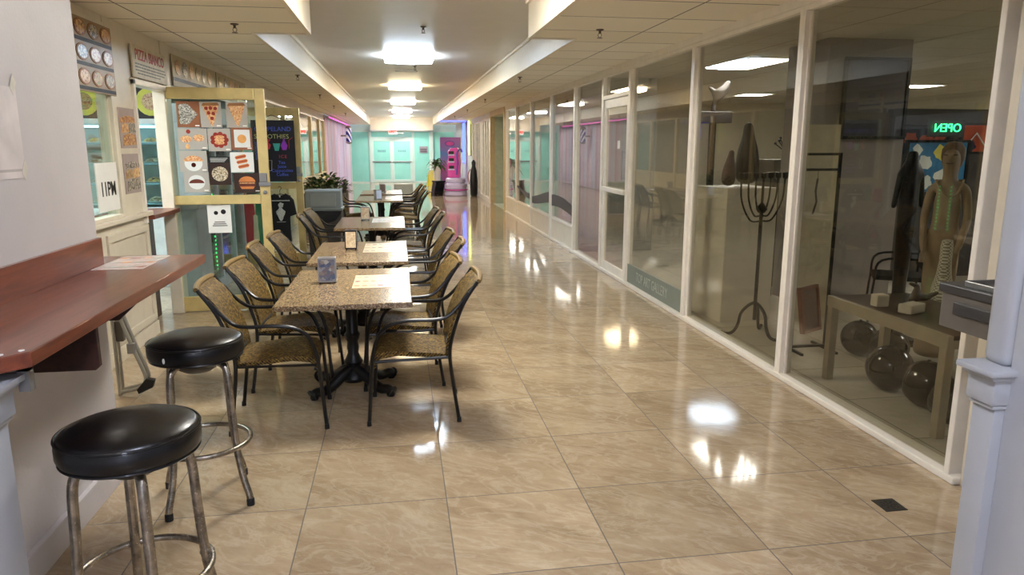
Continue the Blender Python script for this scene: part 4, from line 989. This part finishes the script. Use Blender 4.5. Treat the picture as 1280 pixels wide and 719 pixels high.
# --- trash bin with a grey swing lid
m_lid = M('grey_plastic', (120,126,124), .45, var=.06, bs=.15); m_lid2 = M('grey_plastic_flap', (128,132,126), .4, var=.04)
def trash_bin(x, y, rz, h, w, label, door=True):
    e = empty('trash_bin', (x, y, 0), rz, label=label, cat='trash bin')
    bm = bmesh.new(); d = w*.8; zb = h-.34
    prism(bm, [(-w/2+.05, .02), (w/2-.05, .02), (w/2-.01, zb+.02), (-w/2+.01, zb+.02)], 1, -d/2+.03, d/2-.03, bev=.015); link('body', bm, M('dark_brown_bin', (62,54,46), .5), e)
    bm = bmesh.new(); prism(bm, [(-w/2+.03, zb-.02), (w/2-.03, zb-.02), (w/2-.0, zb+.045), (-w/2, zb+.045)], 1, -d/2+.01, d/2-.01, bev=.01)
    prism(bm, [(-w/2+.06, zb-.12), (-.05, zb-.16), (w/2-.1, zb-.1), (w/2-.02, zb), (-w/2+.02, zb)], 1, -d/2+.012, -d/2+.03); link('bag', bm, M('black_bin_bag', (18,18,20), .25, var=.3, bs=.5, scale=20), e)
    bm = bmesh.new(); box(bm, -w/2-.01, w/2+.01, -d/2-.01, d/2+.01, zb+.04, zb+.08, bev=.01)
    A = [(-d/2, zb+.07), (d/2, zb+.07), (d/2-.06, h-.02), (d/2-.1, h), (-d/2+.1, h), (-d/2+.05, h-.02)]
    prism(bm, A, 0, -w/2+.01, w/2-.01, bev=.012); link('lid', bm, m_lid, e)
    if door:
        bm = bmesh.new(); prism(bm, [(-d/2-.012, zb+.11), (-d/2+.005, zb+.11), (-d/2+.05, h-.06), (-d/2+.032, h-.06)], 0, -w/2+.08, w/2-.08, bev=.006)
        link('flap', bm, m_lid2, e)
    return e
trash_bin(-1.08, 10.75, .0, 1.04, .52, 'large grey-lidded trash bin standing behind the left chairs of the third table')
trash_bin(.11, 17.2, 0, .79, .46, 'smaller plain grey-lidded bin beyond the farthest table', door=False)

# --- bushy plant in a low planter
m_leaf = M('dark_leaf', (52,74,40), .4, var=.35, scale=3); m_leaf2 = M('mid_leaf', (84,104,56), .4, var=.3, scale=3)
def leaf(bm, base, a, el, ln, w, mi, droop=.4):
    d = Vector((math.cos(a)*math.cos(el), math.sin(a)*math.cos(el), math.sin(el))); s = Vector((-math.sin(a), math.cos(a), 0)); p = Vector(base); pts = []
    for k in range(4):
        t = k/3; q = p+d*ln*t-Vector((0,0,droop*ln*t*t)); ww = w*[.35,1,.8,.02][k]
        pts.append((bm.verts.new(q-s*ww), bm.verts.new(q+Vector((0,0,-ww*.15))), bm.verts.new(q+s*ww)))
    for A, B in zip(pts, pts[1:]):
        for i in (0, 1): bm.faces.new([A[i], A[i+1], B[i+1], B[i]]).material_index = mi
def bush(name, loc, rx, ry, h, n, label, cat='plant', lsize=.12, pot=None):
    e = empty(name, loc, label=label, cat=cat); rnd = random.Random(len(name)+n)
    bm = bmesh.new()
    for i in range(n):
        a = rnd.random()*2*PI; r = math.sqrt(rnd.random()); z = .0+h*rnd.random()*(1-.5*r*r)
        leaf(bm, (rx*r*math.cos(a), ry*r*math.sin(a), pot+z), a+rnd.uniform(-1, 1), rnd.uniform(-.1, 1.1), lsize*rnd.uniform(.7, 1.3), lsize*.22, rnd.randrange(2))
    link('foliage', bm, [m_leaf, m_leaf2], e, smooth=True)
    return e
e = bush('potted_bush', (-1.45, 15.0, 0), .42, .6, .38, 420, 'wide dark green leafy plant in a planter box behind the trash bin', lsize=.17, pot=.72)
bm = bmesh.new(); box(bm, -.4, .4, -.55, .55, 0, .74, bev=.01); link('planter', bm, M('planter_brown', (110,96,78), .6), e)
bm = bmesh.new()
for k in range(8): tube(bm, [(-.2+.06*k, -.1+.03*(k%3), .7), (-.28+.08*k, -.1+.05*(k%4), .95)], .008, 5)
link('stem', bm, M('stem_brown', (80,66,44), .6), e)
# palm in the distance
e = empty('potted_palm', (1.37, 26.0, 0), label='dark arching potted palm on a pale pedestal near the aqua end wall', cat='plant')
rnd = random.Random(3); bm = bmesh.new()
for k in range(46):
    a = rnd.random()*2*PI; leaf(bm, (0, 0, .95+.15*rnd.random()), a, rnd.uniform(.1, 1.3), rnd.uniform(.42, .62), .045, k % 2, .8)
link('fronds', bm, [m_leaf, m_leaf2], e, smooth=True)
bm = bmesh.new(); lathe(bm, [(0, .62), (.11, .62), (.15, .9), (.16, .95), (.13, .95), (0, .93)], seg=18); lathe(bm, [(0, 0), (.09, 0), (.07, .3), (.12, .62), (0, .62)], seg=18); link('pot', bm, m_white, e, smooth=True)
# dark slatted chair stack beside it
e = empty('magazine_rack', (1.27, 24.6, 0), .4, label='small black slatted rack below the far palm', cat='rack')
bm = bmesh.new()
for k in range(6):
    prism(bm, [(-.16+.06*k, 0), (-.14+.06*k, 0), (-.05+.06*k, .5), (-.07+.06*k, .5)], 1, -.14, .14)
link('slats', bm, m_black, e)
bm = bmesh.new(); box(bm, -.1, .28, -.15, .15, .46, .5); box(bm, -.17, .2, -.15, .15, .1, .13); link('rail', bm, m_black, e)
# wet-floor sign
m_yel = M('yellow_plastic', (236,220,40), .35, var=.03)
e = empty('wet_floor_sign', (1.36, 30.8, 0), .3, label='yellow folding wet-floor sign in front of the aqua end wall', cat='sign')
for s in (-1, 1):
    bm = bmesh.new(); A = [(-.15, 0), (.15, 0), (.11, .62), (.08, .66), (-.08, .66), (-.11, .62)]
    vs = [bm.verts.new((x, s*(.16-.15*z/.66), z)) for x, z in A]; v2 = [bm.verts.new((x, s*(.145-.15*z/.66), z)) for x, z in A]
    bm.faces.new(vs); bm.faces.new(v2[::-1])
    for i in range(6): bm.faces.new([vs[i], vs[(i+1) % 6], v2[(i+1) % 6], v2[i]])
    link('panel', bm, m_yel, e)
bm = bmesh.new(); tube(bm, smooth_path([(-.05,0,.64),(-.04,0,.7),(.04,0,.7),(.05,0,.64)], 4), .01, 6); link('handle', bm, m_yel, e)
# --- pink arcade-like machine on a round tiered base, banner behind
m_pink = M('pink_gloss', (226,90,176), .25, var=.1); m_lil = M('lilac_white', (206,196,226), .3, var=.05); m_pur = M('purple_gloss', (120,84,180), .3, var=.1)
e = empty('round_display_base', (1.93, 24.6, 0), label='round tiered lilac-white base under the pink machine', cat='display base')
bm = bmesh.new(); lathe(bm, [(0, 0), (.36, 0), (.38, .03), (.36, .16), (.33, .18), (.33, .22), (.37, .24), (.38, .36), (.34, .40), (.30, .43), (.34, .46), (.345, .56), (.3, .60), (0, .61)], seg=40); link('tiers', bm, m_lil, e, smooth=True)
bm = bmesh.new(); tube(bm, [(.385*math.cos(k*PI/20), .385*math.sin(k*PI/20), .2) for k in range(40)], .02, 8, closed=True); link('trim_ring', bm, m_pink, e, smooth=True)
e = empty('vending_machine', (1.9, 24.6, .61), -.2, label='tall pink and purple cotton-candy style machine on the round base', cat='machine')
bm = bmesh.new(); prism(bm, [(-.2, 0), (.16, 0), (.2, .5), (.17, .9), (.1, 1.0), (-.12, .98), (-.22, .85), (-.16, .75), (-.16, .62), (-.24, .55)], 1, -.2, .2, bev=.03); link('body', bm, m_pink, e)
for z in (.3, .55, .78):
    bx('shelf_recess', (-.17, .0, -.215, -.2, z, z+.1), m_bk, e); bx('shelf_ledge', (-.19, .02, -.24, -.2, z-.05, z), m_lil, e, bev=.01)
bm = bmesh.new(); tube(bm, smooth_path([(.08,-.21,.1),(.12,-.22,.5),(.1,-.22,.8),(.22,-.2,.95),(.27,-.16,.85)], 5), .03, 8); link('side_arm', bm, m_pur, e, smooth=True)
e = empty('roll_up_banner', (1.93, 27.0, .0), label='tall purple and blue banner behind the pink machine', cat='banner')
m_ban = NT('banner_print'); cc = m_ban.obj(); ss = m_ban.n('ShaderNodeSeparateXYZ'); m_ban.l(cc, ss.inputs[0])
m_ban.principled(m_ban.ramp(m_ban.math('ADD', m_ban.math('DIVIDE', ss.outputs[2], 2.1), m_ban.math('MULTIPLY_ADD', m_ban.noise(cc, 4, 4), .3, -.15)), [(.1, L((150,120,190))), (.4, L((200,96,180))), (.65, L((96,140,214))), (.85, L((170,110,190)))]), .4)
bx('banner', (-.38, .38, -.01, .0, .05, 1.98), m_ban.m, e); bx('stand', (-.4, .4, -.08, .08, 0, .06), m_steel, e, bev=.01)
bm = bmesh.new(); disc(bm, -.02, 1.75, .17, -.014, -.010, 0, 1.1, sz=.62); link('badge', bm, m_pur, e)
bm = bmesh.new(); disc(bm, -.02, 1.75, .13, -.018, -.014, 0, 1.1, sz=.55); link('badge_centre', bm, m_pink, e)
# narrow black figure-like bin by the slatted front
e = empty('golf_bag', (2.5, 24.2, 0), label='tall narrow black bag-like object standing by the white slatted shopfront', cat='bag')
bm = bmesh.new(); lathe(bm, [(0, 0), (.1, 0), (.12, .05), (.13, .5), (.10, .85), (.06, 1.0), (.07, 1.12), (.03, 1.2), (0, 1.21)], seg=18); link('body', bm, m_bk, e, smooth=True)
bm = bmesh.new(); tube(bm, smooth_path([(-.11,0,.9),(-.19,0,.7),(-.15,0,.4)], 4), .012, 6); link('strap', bm, m_red, e)
# neon tubes on the right
m_ny = glow('yellow_green_tube', (236,236,120), 3.0); m_nb = glow('blue_led', (70,90,255), 4.0); m_np = glow('pink_led', (255,90,200), 1.5)
e = empty('neon_tube', (2.62, 26.9, 0), label='vertical yellow-green glowing tube at the corner of the slatted shopfront', cat='neon light'); bm = bmesh.new(); tube(bm, [(0,0,1.35),(0,0,2.58)], .035, 10); link('tube', bm, m_ny, e, smooth=True); bx('backing', (.03, .08, -.04, .04, 1.3, 2.6), m_steel, e)
e = empty('led_tower', (2.64, 29.2, 0), label='tall blue-lit panel between the yellow tube and the banner', cat='led light'); bx('tube', (-.02, .0, -.5, .5, 1.0, 2.56), m_nb, e, bev=.008); bx('backing', (0, .05, -.56, .56, .1, 2.6), m_lil, e)
e = empty('led_strip', (2.2, 28.2, 2.6), label='blue led strip running across the low ceiling by the far right shop', cat='led light'); bx('strip', (-.55, .45, -.02, .02, -.012, .008), m_nb, e)
e = empty('led_strip', (XL+.13, 28.0, 2.53), label='pink led strip above the pleated curtains', cat='led light'); bx('strip', (-.01, .01, -4.8, 4.8, -.01, .01), m_np, e); bx('channel', (-.03, -.01, -4.85, 4.85, -.02, .05), m_white, e)  # one glowing strip added in place of separate pink bulbs
# pink neon words of the far shop, seen reflected in the glass
# barber pole
e = empty('barber_pole', (-1.80, 28.0, 1.75), label='striped blue and white barber pole on the far left shopfront', cat='barber pole')
m_bp = NT('barber_stripes'); cc = m_bp.obj(); ss = m_bp.n('ShaderNodeSeparateXYZ'); m_bp.l(cc, ss.inputs[0])
g = m_bp.math('FRACT', m_bp.math('ADD', m_bp.math('MULTIPLY', ss.outputs[2], 4.), m_bp.math('MULTIPLY', m_bp.math('ADD', ss.outputs[0], ss.outputs[1]), 6.)))
m_bp.principled(m_bp.ramp(g, [(.0, L((240,240,244))), (.45, L((240,240,244))), (.5, L((30,44,130))), (.95, L((60,60,140)))]), .2)
bm = bmesh.new(); tube(bm, [(0,0,.06),(0,0,.56)], .1, 18); link('cylinder', bm, m_bp.m, e, smooth=True)
bm = bmesh.new(); lathe(bm, [(0, -.02), (.06, 0), (.11, .02), (.11, .06), (0, .06)], seg=18); lathe(bm, [(0, .56), (.11, .56), (.11, .6), (.07, .65), (0, .67)], seg=18); box(bm, -.29, -.05, -.02, .02, .26, .32); link('cap', bm, m_chrome, e, smooth=True)
# --- exit sign with emergency lamps
e = empty('exit_sign', (-.2, 33.6, 2.2), label='red glowing EXIT sign with two emergency lamps above the far doors', cat='sign')
bx('housing', (-.18, .18, -.03, .03, -.02, .22), m_white, e, bev=.01)
text('lettering', 'EXIT', .17, (0, -.036, .1), FACE_S, glow('exit_red', (255,50,40), 4.), e, bold=.006)
bx('bracket', (-.02, .02, -.015, .015, .22, .42), m_steel, e)
for s in (-1, 1):
    bm = bmesh.new(); lathe(bm, [(0, 0), (.05, .01), (.06, .06), (0, .07)], c=(s*.0+.3+.13*s, 0), seg=12, z0=.0); box(bm, .15, .3+.13*s, -.01, .01, .03, .05); link('emergency_lamp', bm, m_white, e, smooth=True)
for x, s in ((-.75, 'left'), (1.0, 'right')):
    ceiling_panel('soffit_light', x, 33.6, .8, .3, 'small flat light in the ceiling above the %s side of the end wall' % s, glow('soffit_glow_'+s, (240,255,248), 5), z=2.36)
struct('ceiling_far', [(-1.2, 1.63, 33.84, Y1+.1, 2.36, 2.4), (-1.2, 1.63, 33.4, 33.84, 2.36, 2.4)], m_plaster)
e = empty('notice_board', (1.18, Y1-.03, 1.45), label='small grey notice on the aqua pane right of the far doors', cat='notice')
bx('board', (-.18, .2, -.008, 0, -.1, .2), M('notice_grey', (150,142,150), .5), e)
bm = bmesh.new(); [box(bm, -.14, .16, -.011, -.008, z, z+.03) for z in (-.06, .0, .06)]; link('print', bm, m_bk, e)

# --- chalkboard and shirts on the second gold leaf
e = empty('chalkboard', (-1.97, 10.40, 1.17), label='black chalkboard with coloured smoothie lettering hung on the second gold door', cat='menu board')
bw, bh = .57, .83
bm = bmesh.new(); box(bm, 0, bw, -.01, .01, 0, .02); box(bm, 0, bw, -.01, .01, bh-.02, bh); box(bm, 0, .02, -.01, .01, .02, bh-.02); box(bm, bw-.02, bw, -.01, .01, .02, bh-.02); link('frame', bm, m_bk, e)
bx('slate', (.02, bw-.02, -.002, .008, .02, bh-.02), M('chalkboard_navy', (18,18,34), .45, var=.3), e)
def chalk(n, c): return M('chalk_'+n, c, .7, var=.1)
cb, cw, cy, cp, cr, ct = chalk('blue', (96,120,255)), chalk('white', (226,222,210)), chalk('yellow', (220,224,150)), chalk('purple', (170,70,230)), chalk('red', (230,70,80)), chalk('teal', (80,200,190))
text('lettering', 'COPPELAND', .085, (bw/2, -.004, bh-.12), FACE_S, cb, e, sx=1.0)
text('lettering', 'SMOOTHIES', .085, (bw/2-.02, -.004, bh-.22), FACE_S, cy, e, sx=1.0)
text('lettering', 'ICE', .06, (.40, -.004, .34), FACE_S, cr, e, spacing=1.3)
for k, s in enumerate(('Tea', 'Juice', 'Cappuccino', 'Coffee')): text('lettering', s, .06, (.38, -.004, .26-.055*k), FACE_S, cb, e)
def shape(bm, pts, mi=0): prism(bm, pts, 1, -.006, -.002, mi=mi)
bm = bmesh.new()
shape(bm, [(.30,.42),(.35,.42),(.375,.52),(.275,.52)], 0); shape(bm, [(.40,.43),(.45,.43),(.47,.49),(.44,.55),(.43,.60),(.42,.60),(.41,.55),(.38,.49)], 1); shape(bm, [(.19,.44),(.23,.44),(.25,.5),(.22,.53),(.25,.57),(.2,.585),(.18,.55),(.21,.52),(.18,.48)], 2)
tube(bm, [(.20,-.004,.15),(.19,-.004,.29),(.25,-.004,.29),(.24,-.004,.15),(.20,-.004,.15)], .004, 4, mi=3); tube(bm, [(.49,-.004,.45),(.49,-.004,.56),(.54,-.004,.6)], .004, 4, mi=2)
link('chalk_drawings', bm, [ct, cp, cr, cw], e)
text('lettering', 'SMOOTHIE', .05, (.06, -.004, .42), basis((0,0,1), (-1,0,0)), cb, e)
bm = bmesh.new(); tube(bm, [(.1,0,bh),(.28,0,bh+.07),(.46,0,bh)], .004, 5); link('hanging_cord', bm, m_bk, e)
def shirt(x, y, zt, w, h, m, label, rz=0, hanger=True, narrow=1.):
    e = empty('t_shirt', (x, y, zt), rz, label=label, cat='shirt')
    bm = bmesh.new()
    pts = [(-.07, -.01), (-.13, -.04), (-w/2, -.1), (-w/2-.03, -.3), (-w/2+.06, -.33), (-w/2+.08, -.28), (-w/2+.05, -h), (w/2-.05, -h), (w/2-.08, -.28), (w/2-.06, -.33), (w/2+.03, -.3), (w/2, -.1), (.13, -.04), (.07, -.01), (.035, -.05), (-.035, -.05)]
    pts = [(a*narrow, b) for a, b in pts]
    prism(bm, pts, 1, -.03, .01, bev=.012); 
    for v in bm.verts: v.co.y += .012*math.sin(v.co.x*40)*min(1, abs(v.co.z)*3)
    link('cloth', bm, m, e, smooth=True)
    if hanger:
        bm = bmesh.new(); tube(bm, smooth_path([(0,0,-.03),(0,0,.03),(.02,0,.06),(.0,0,.085),(-.02,0,.07)], 4), .004, 5); tube(bm, [(-.14*narrow,0,-.045),(0,0,-.02),(.14*narrow,0,-.045)], .006, 5); link('hanger', bm, m_black, e)
    return e
m_sbk = M('black_cotton', (22,22,26), .8, bs=.3); m_srd = M('red_cotton', (186,30,48), .8, bs=.3); m_sgn = M('green_cotton', (24,132,84), .8, bs=.3)
e = shirt(-1.63, 10.34, 1.02, .36, .68, m_sbk, 'black t-shirt with a white print hanging on the second gold door')
m_pr = M('white_shirt_print', (206,210,206), .6, var=.3, scale=60)
bm = bmesh.new()
prism(bm, [(.0+.055*(1+.25*math.sin(3*a))*math.cos(a), -.29+.085*(1+.2*math.cos(4*a))*math.sin(a)) for a in [k*PI/9 for k in range(18)]], 1, -.046, -.040)
prism(bm, [(-.02, -.2), (.03, -.2), (.045, -.15), (.0, -.13), (-.03, -.16)], 1, -.046, -.040)
for k in range(12): box(bm, -.13+k*.022, -.115+k*.022, -.046, -.040, -.115, -.1)
box(bm, -.06, .06, -.046, -.040, -.405, -.4); box(bm, -.008, .008, -.046, -.040, -.06, -.03); link('print', bm, m_pr, e)
shirt(-2.08, 10.40, 1.02, .34, .82, m_srd, 'red shirt hanging on the left of the second gold door', hanger=False, narrow=.45)
shirt(-1.90, 10.40, 1.02, .34, .72, m_sgn, 'green shirt hanging between the red shirt and the black t-shirt', hanger=False, narrow=.42)
# --- glass-door cooler with led edges
e = empty('drinks_cooler', (XL-.02, 7.75, 0), label='grey glass-door drinks cooler with red and green light strips behind the first gold door', cat='cooler')
m_cool = M('cooler_grey', (176,180,184), .35, .2)
bm = bmesh.new(); box(bm, -.02, .16, -.08, .42, 0, 1.12, bev=.01); box(bm, -.02, .19, -.1, .44, 1.02, 1.16, bev=.01); box(bm, -.02, .18, -.1, .44, 0, .12, bev=.01); link('side_panel', bm, m_cool, e)
bm = bmesh.new(); box(bm, -.32, .12, .45, 2.4, 0, .14, bev=.01); box(bm, -.32, .12, .45, 2.4, 1.9, 2.1, bev=.01); box(bm, -.32, -.28, .45, 2.4, .14, 1.9); box(bm, -.28, .12, .45, .5, .14, 1.9); box(bm, -.28, .12, 2.35, 2.4, .14, 1.9); box(bm, .06, .12, 1.02, 1.08, .14, 1.9); box(bm, .06, .12, 1.75, 1.81, .14, 1.9); link('cabinet', bm, m_cool, e)
for y0, y1 in ((.5, 1.02), (1.08, 1.75), (1.81, 2.35)): bx('glass_door', (.09, .1, y0, y1, .14, 1.9), m_clear, e)
m_drk = mat_food('bottles_mixed', [(40,44,46),(120,60,50),(60,90,70),(140,140,130),(40,60,90)], 9)
for k in range(5):
    sh = bx('shelf', (-.27, .04, .5, 2.35, .18+k*.34, .195+k*.34), m_steel, e)
    bm = bmesh.new()
    for q in range(16): lathe(bm, [(0, 0), (.033, 0), (.035, .1), (.03, .14), (.012, .18), (.012, .22), (0, .22)], c=(-.02, .56+q*.115), z0=.196+k*.34, seg=10)
    o = link('bottles', bm, m_drk, sh, smooth=True); o['kind'] = 'stuff'
m_ledg = glow('green_led', (30,255,130), 4.); m_ledr = glow('red_led', (255,40,60), 3)
for y, m_, z1 in ((.70, m_ledr, 1.2), (1.22, m_ledg, 1.1), (1.44, m_ledg, 1.1)):
    bm = bmesh.new(); z = .18
    while z < z1+.0: box(bm, .0, .01, y, y+.02, z, z+.018); z += .05
    link('light_strip', bm, m_, e)
# --- food display case seen through the pass-through
e = empty('display_case', (-3.62, 8.9, 0), 0, label='glass food display case lit pale blue inside the pizza shop', cat='display case')
m_case = M('case_white', (206,214,214), .3); m_case_in = M('case_interior_blue', (150,190,204), .3)
bm = bmesh.new(); box(bm, -1.3, 1.0, 0, .6, 0, .95, bev=.01); box(bm, -1.3, 1.0, 0, .6, 1.9, 1.96, bev=.01); box(bm, -1.3, 1.0, .57, .6, .95, 1.9); box(bm, -1.3, -1.26, 0, .57, .95, 1.9); box(bm, .96, 1.0, 0, .57, .95, 1.9); link('cabinet', bm, m_case, e)
m_cl = glow('case_light', (190,236,255), 5)
bx('lamp', (-1.2, .9, .05, .09, 1.86, 1.885), m_cl, e)
m_fd = [mat_food('case_food_a', [(206,190,150),(120,90,60),(230,225,210),(90,110,60)], 40), mat_food('case_food_b', [(150,60,40),(220,190,120),(60,50,40)], 40)]
for k in range(4):
    sh = bx('shelf', (-1.26, .96, .05, .57, .98+k*.23, .99+k*.23), m_case_in, e)
    for q in range(7):
        bm = bmesh.new(); lathe(bm, [(0, 0), (.1, 0), (.13, .02), (.12, .022), (0, .01)], c=(-1.05+q*.3, .25), z0=.99+k*.23, seg=18, mi=0); lathe(bm, [(0, .012), (.09, .015), (.07, .05), (.03, .07), (0, .075)], c=(-1.05+q*.3, .25), z0=.99+k*.23, seg=14, mi=1); link('dish', bm, [m_plate, m_fd[(k+q) % 2]], sh, smooth=True)
bx('front_glass', (-1.26, .96, .005, .012, .95, 1.9), m_clear, e)
e = empty('wall_pictures', (-3.8, 9.3, 2.17), label='dark panel with two round yellow dish pictures above the display case', cat='sign')
e.name = 'dish_sign'
bx('panel', (-1.1, 1.1, 0, .02, -.2, .28), m_bk, e)
for q in range(6):
    bm = bmesh.new(); disc(bm, -.93+q*.37, .0, .165, -.006, 0, 0); disc(bm, -.93+q*.37, .0, .10, -.01, -.006, 1); link('dish_picture', bm, [M('yellow_dish', (226,222,70), .4), m_pz[(q) % 6]], e)
ceiling_panel('shop_light', -3.6, 6.6, 1.2, 1.2, 'square ceiling light inside the pizza shop', glow('shop_tube_light', (236,248,255), SHOP_E), z=ZC)  # unseen panel added to brighten the shop interior
# --- grey cash desk on the right
e = empty('drawer_desk', (2.31, 2.0, 0), label='grey steel drawer unit with a dark top beside the nearest gallery pane', cat='desk')
m_dk = M('desk_grey', (100,94,86), .45, .0); m_dkt = M('desk_top_dark', (58,56,56), .4)
bx('body', (0, .37, .0, .70, .885, 1.035), m_dk, e, bev=.004); bx('top', (-.01, .385, -.02, .715, 1.035, 1.075), m_dkt, e, bev=.006)
bm = bmesh.new(); box(bm, -.012, .0, .3, .62, .955, 1.005, bev=.003); link('drawer_pull', bm, m_dkt, e)
bm = bmesh.new(); box(bm, .02, .34, .1, .6, 1.076, 1.08); box(bm, .015, .025, .1, .6, 1.076, 1.10, bev=.003); box(bm, .335, .345, .1, .6, 1.076, 1.10); box(bm, .02, .34, .095, .105, 1.076, 1.1); box(bm, .02, .34, .595, .605, 1.076, 1.1)
t = link('serving_tray', bm, m_steel, loc=(2.31, 2.0, 0)); tagp(t, 'shallow bright metal tray lying on the grey drawer unit', 'tray')
bx('support', (.3, .37, .1, .2, .0, .885), m_dk, e)
# --- floor drain
e = empty('floor_drain', (2.225, 2.77, 0), label='small square dark floor drain near the right storefront', cat='drain')
bm = bmesh.new(); box(bm, -.055, .055, -.055, .055, 0, .0025)
link('plate', bm, M('drain_steel', (74,68,60), .4, .6), e)
bm = bmesh.new()
for r in (.012, .024, .036):
    for k in range(8):
        if r == .012 and k % 2: continue
        a = k*PI/4; box(bm, r*math.cos(a)-.004, r*math.cos(a)+.004, r*math.sin(a)-.004, r*math.sin(a)+.004, .0025, .003)
link('slots', bm, m_bk, e)
# --- sprinkler heads
def make_sprinkler(label):
    e = empty('sprinkler_head', (0,0,0), label=label, cat='sprinkler')
    bm = bmesh.new(); lathe(bm, [(0, 0), (.034, 0), (.03, -.008), (.012, -.012), (.009, -.035), (0, -.035)], seg=14); link('escutcheon', bm, m_steel if False else M('tarnished_brass', (84,70,54), .4, .5), e, smooth=True)
    bm = bmesh.new(); tube(bm, [(.01,0,-.03),(.016,0,-.05),(.003,0,-.068)], .003, 5); tube(bm, [(-.01,0,-.03),(-.016,0,-.05),(-.003,0,-.068)], .003, 5); lathe(bm, [(0, -.066), (.024, -.068), (.024, -.071), (0, -.073)], seg=14); link('deflector', bm, M('tarnished_brass', (84,70,54), .4, .5), e); return e
sp0 = None
spl = [((-1.27, 6.33, ZC), 'nearest sprinkler head on the low left ceiling'), ((-1.34, 10.6, ZC), 'second sprinkler head on the low left ceiling'), ((-1.44, 14.5, ZC), 'third sprinkler head on the low left ceiling'), ((-1.5, 18.3, ZC), 'fourth sprinkler head on the low left ceiling'), ((-1.5, 22.3, ZC), 'fifth sprinkler head on the low left ceiling'),
       ((1.72, 6.15, ZC), 'nearest sprinkler head on the low right ceiling'), ((1.75, 10.4, ZC), 'second sprinkler head on the low right ceiling'), ((1.84, 15.3, ZC), 'third sprinkler head on the low right ceiling'), ((1.88, 19.7, ZC), 'fourth sprinkler head on the low right ceiling'), ((1.88, 24., ZC), 'fifth sprinkler head on the low right ceiling'),
       ((.32, 8.35, ZR), 'sprinkler head on the raised ceiling just before the nearest corridor lamp'), ((.32, 12.3, ZR), 'sprinkler head on the raised ceiling between the two nearest corridor lamps')]
for k, (p, s) in enumerate(spl):
    if k == 0: sp0 = make_sprinkler(s); sp0.location = p; sp0['group'] = 'ceiling sprinkler heads'
    else: dup(sp0, p, 0, s, 'ceiling sprinkler heads')
e = empty('ceiling_vent', (.19, 13.2, ZR), label='thin white round vent in the raised ceiling beyond the nearest lamp', cat='vent')
bm = bmesh.new(); lathe(bm, [(0, 0), (.2, 0), (.19, -.015), (.12, -.022), (0, -.022)], seg=28); link('vent_disc', bm, m_white, e, smooth=True)

# ================================================================== lights
def cloud_light(x, y, z, em, label):
    e = empty('corridor_lamp', (x, y, z), label=label, cat='ceiling light', group='lobed ceiling lamps along the corridor')
    def outline(s):
        pts = []
        for (cx_, cy_, r, a0, a1) in ((.26,.2,.13,-.6,1.9),(.0,.27,.15,.7,2.44),(-.26,.2,.13,1.24,3.74),(-.26,-.2,.13,2.54,5.04),(0,-.27,.15,3.84,5.58),(.26,-.2,.13,4.38,6.88)):
            for k in range(6):
                a = a0+(a1-a0)*k/5; pts.append((s*(cx_+r*math.cos(a)), s*(cy_+r*math.sin(a))))
        return pts
    bm = bmesh.new(); prism(bm, outline(.9), 2, -.08, -.02, bev=.0); link('diffuser', bm, em, e)
    bm = bmesh.new(); prism(bm, outline(.72), 2, -.02, -.001); link('base_plate', bm, m_white, e)
    return e
nm = ['nearest', 'second', 'third', 'fourth', 'farthest']
em_c = glow('lamp_cool', (214,234,255), LAMP_E*.95); em_w = glow('lamp_warm', (255,232,190), LAMP_E*.8); em_n = glow('lamp_neutral', (250,248,240), LAMP_E); em_d = glow('lamp_daylight', (222,230,255), LAMP_E*.8)
for k, (y, em) in enumerate(((11.0, em_c), (16.2, em_w), (21.8, em_n), (27.3, em_n), (32.3, em_n))):
    cloud_light(.2, y, ZR, em, '%s of the glowing lobed lamps on the raised corridor ceiling' % nm[k])
for k, (y, em) in enumerate(((5.3, em_n), (.4, em_d), (-3.8, em_d))):  # unseen lamps added to light the floor and walls near the camera
    cloud_light(.2, y, ZR, em, ['glowing lobed lamp on the raised ceiling right above the nearest table', 'glowing lobed lamp over the place the camera stands', 'glowing lobed lamp by the entrance behind the camera'][k])

# daylight through the entrance behind the camera: sky world with a portal in the opening
w = bpy.data.worlds.new('world'); SC.world = w; w.use_nodes = True
bg = w.node_tree.nodes['Background']; bg.inputs[0].default_value = (*L((214,224,250)), 1); bg.inputs[1].default_value = SKY
pl = bpy.data.lights.new('entrance_portal', 'AREA'); pl.shape = 'RECTANGLE'; pl.size = 2.95; pl.size_y = 2.5; pl.cycles.is_portal = True
po = bpy.data.objects.new('entrance_portal', pl); COL.objects.link(po); po.location = (.22, Y0-.05, 1.25); po.rotation_euler = (PI/2, 0, 0)
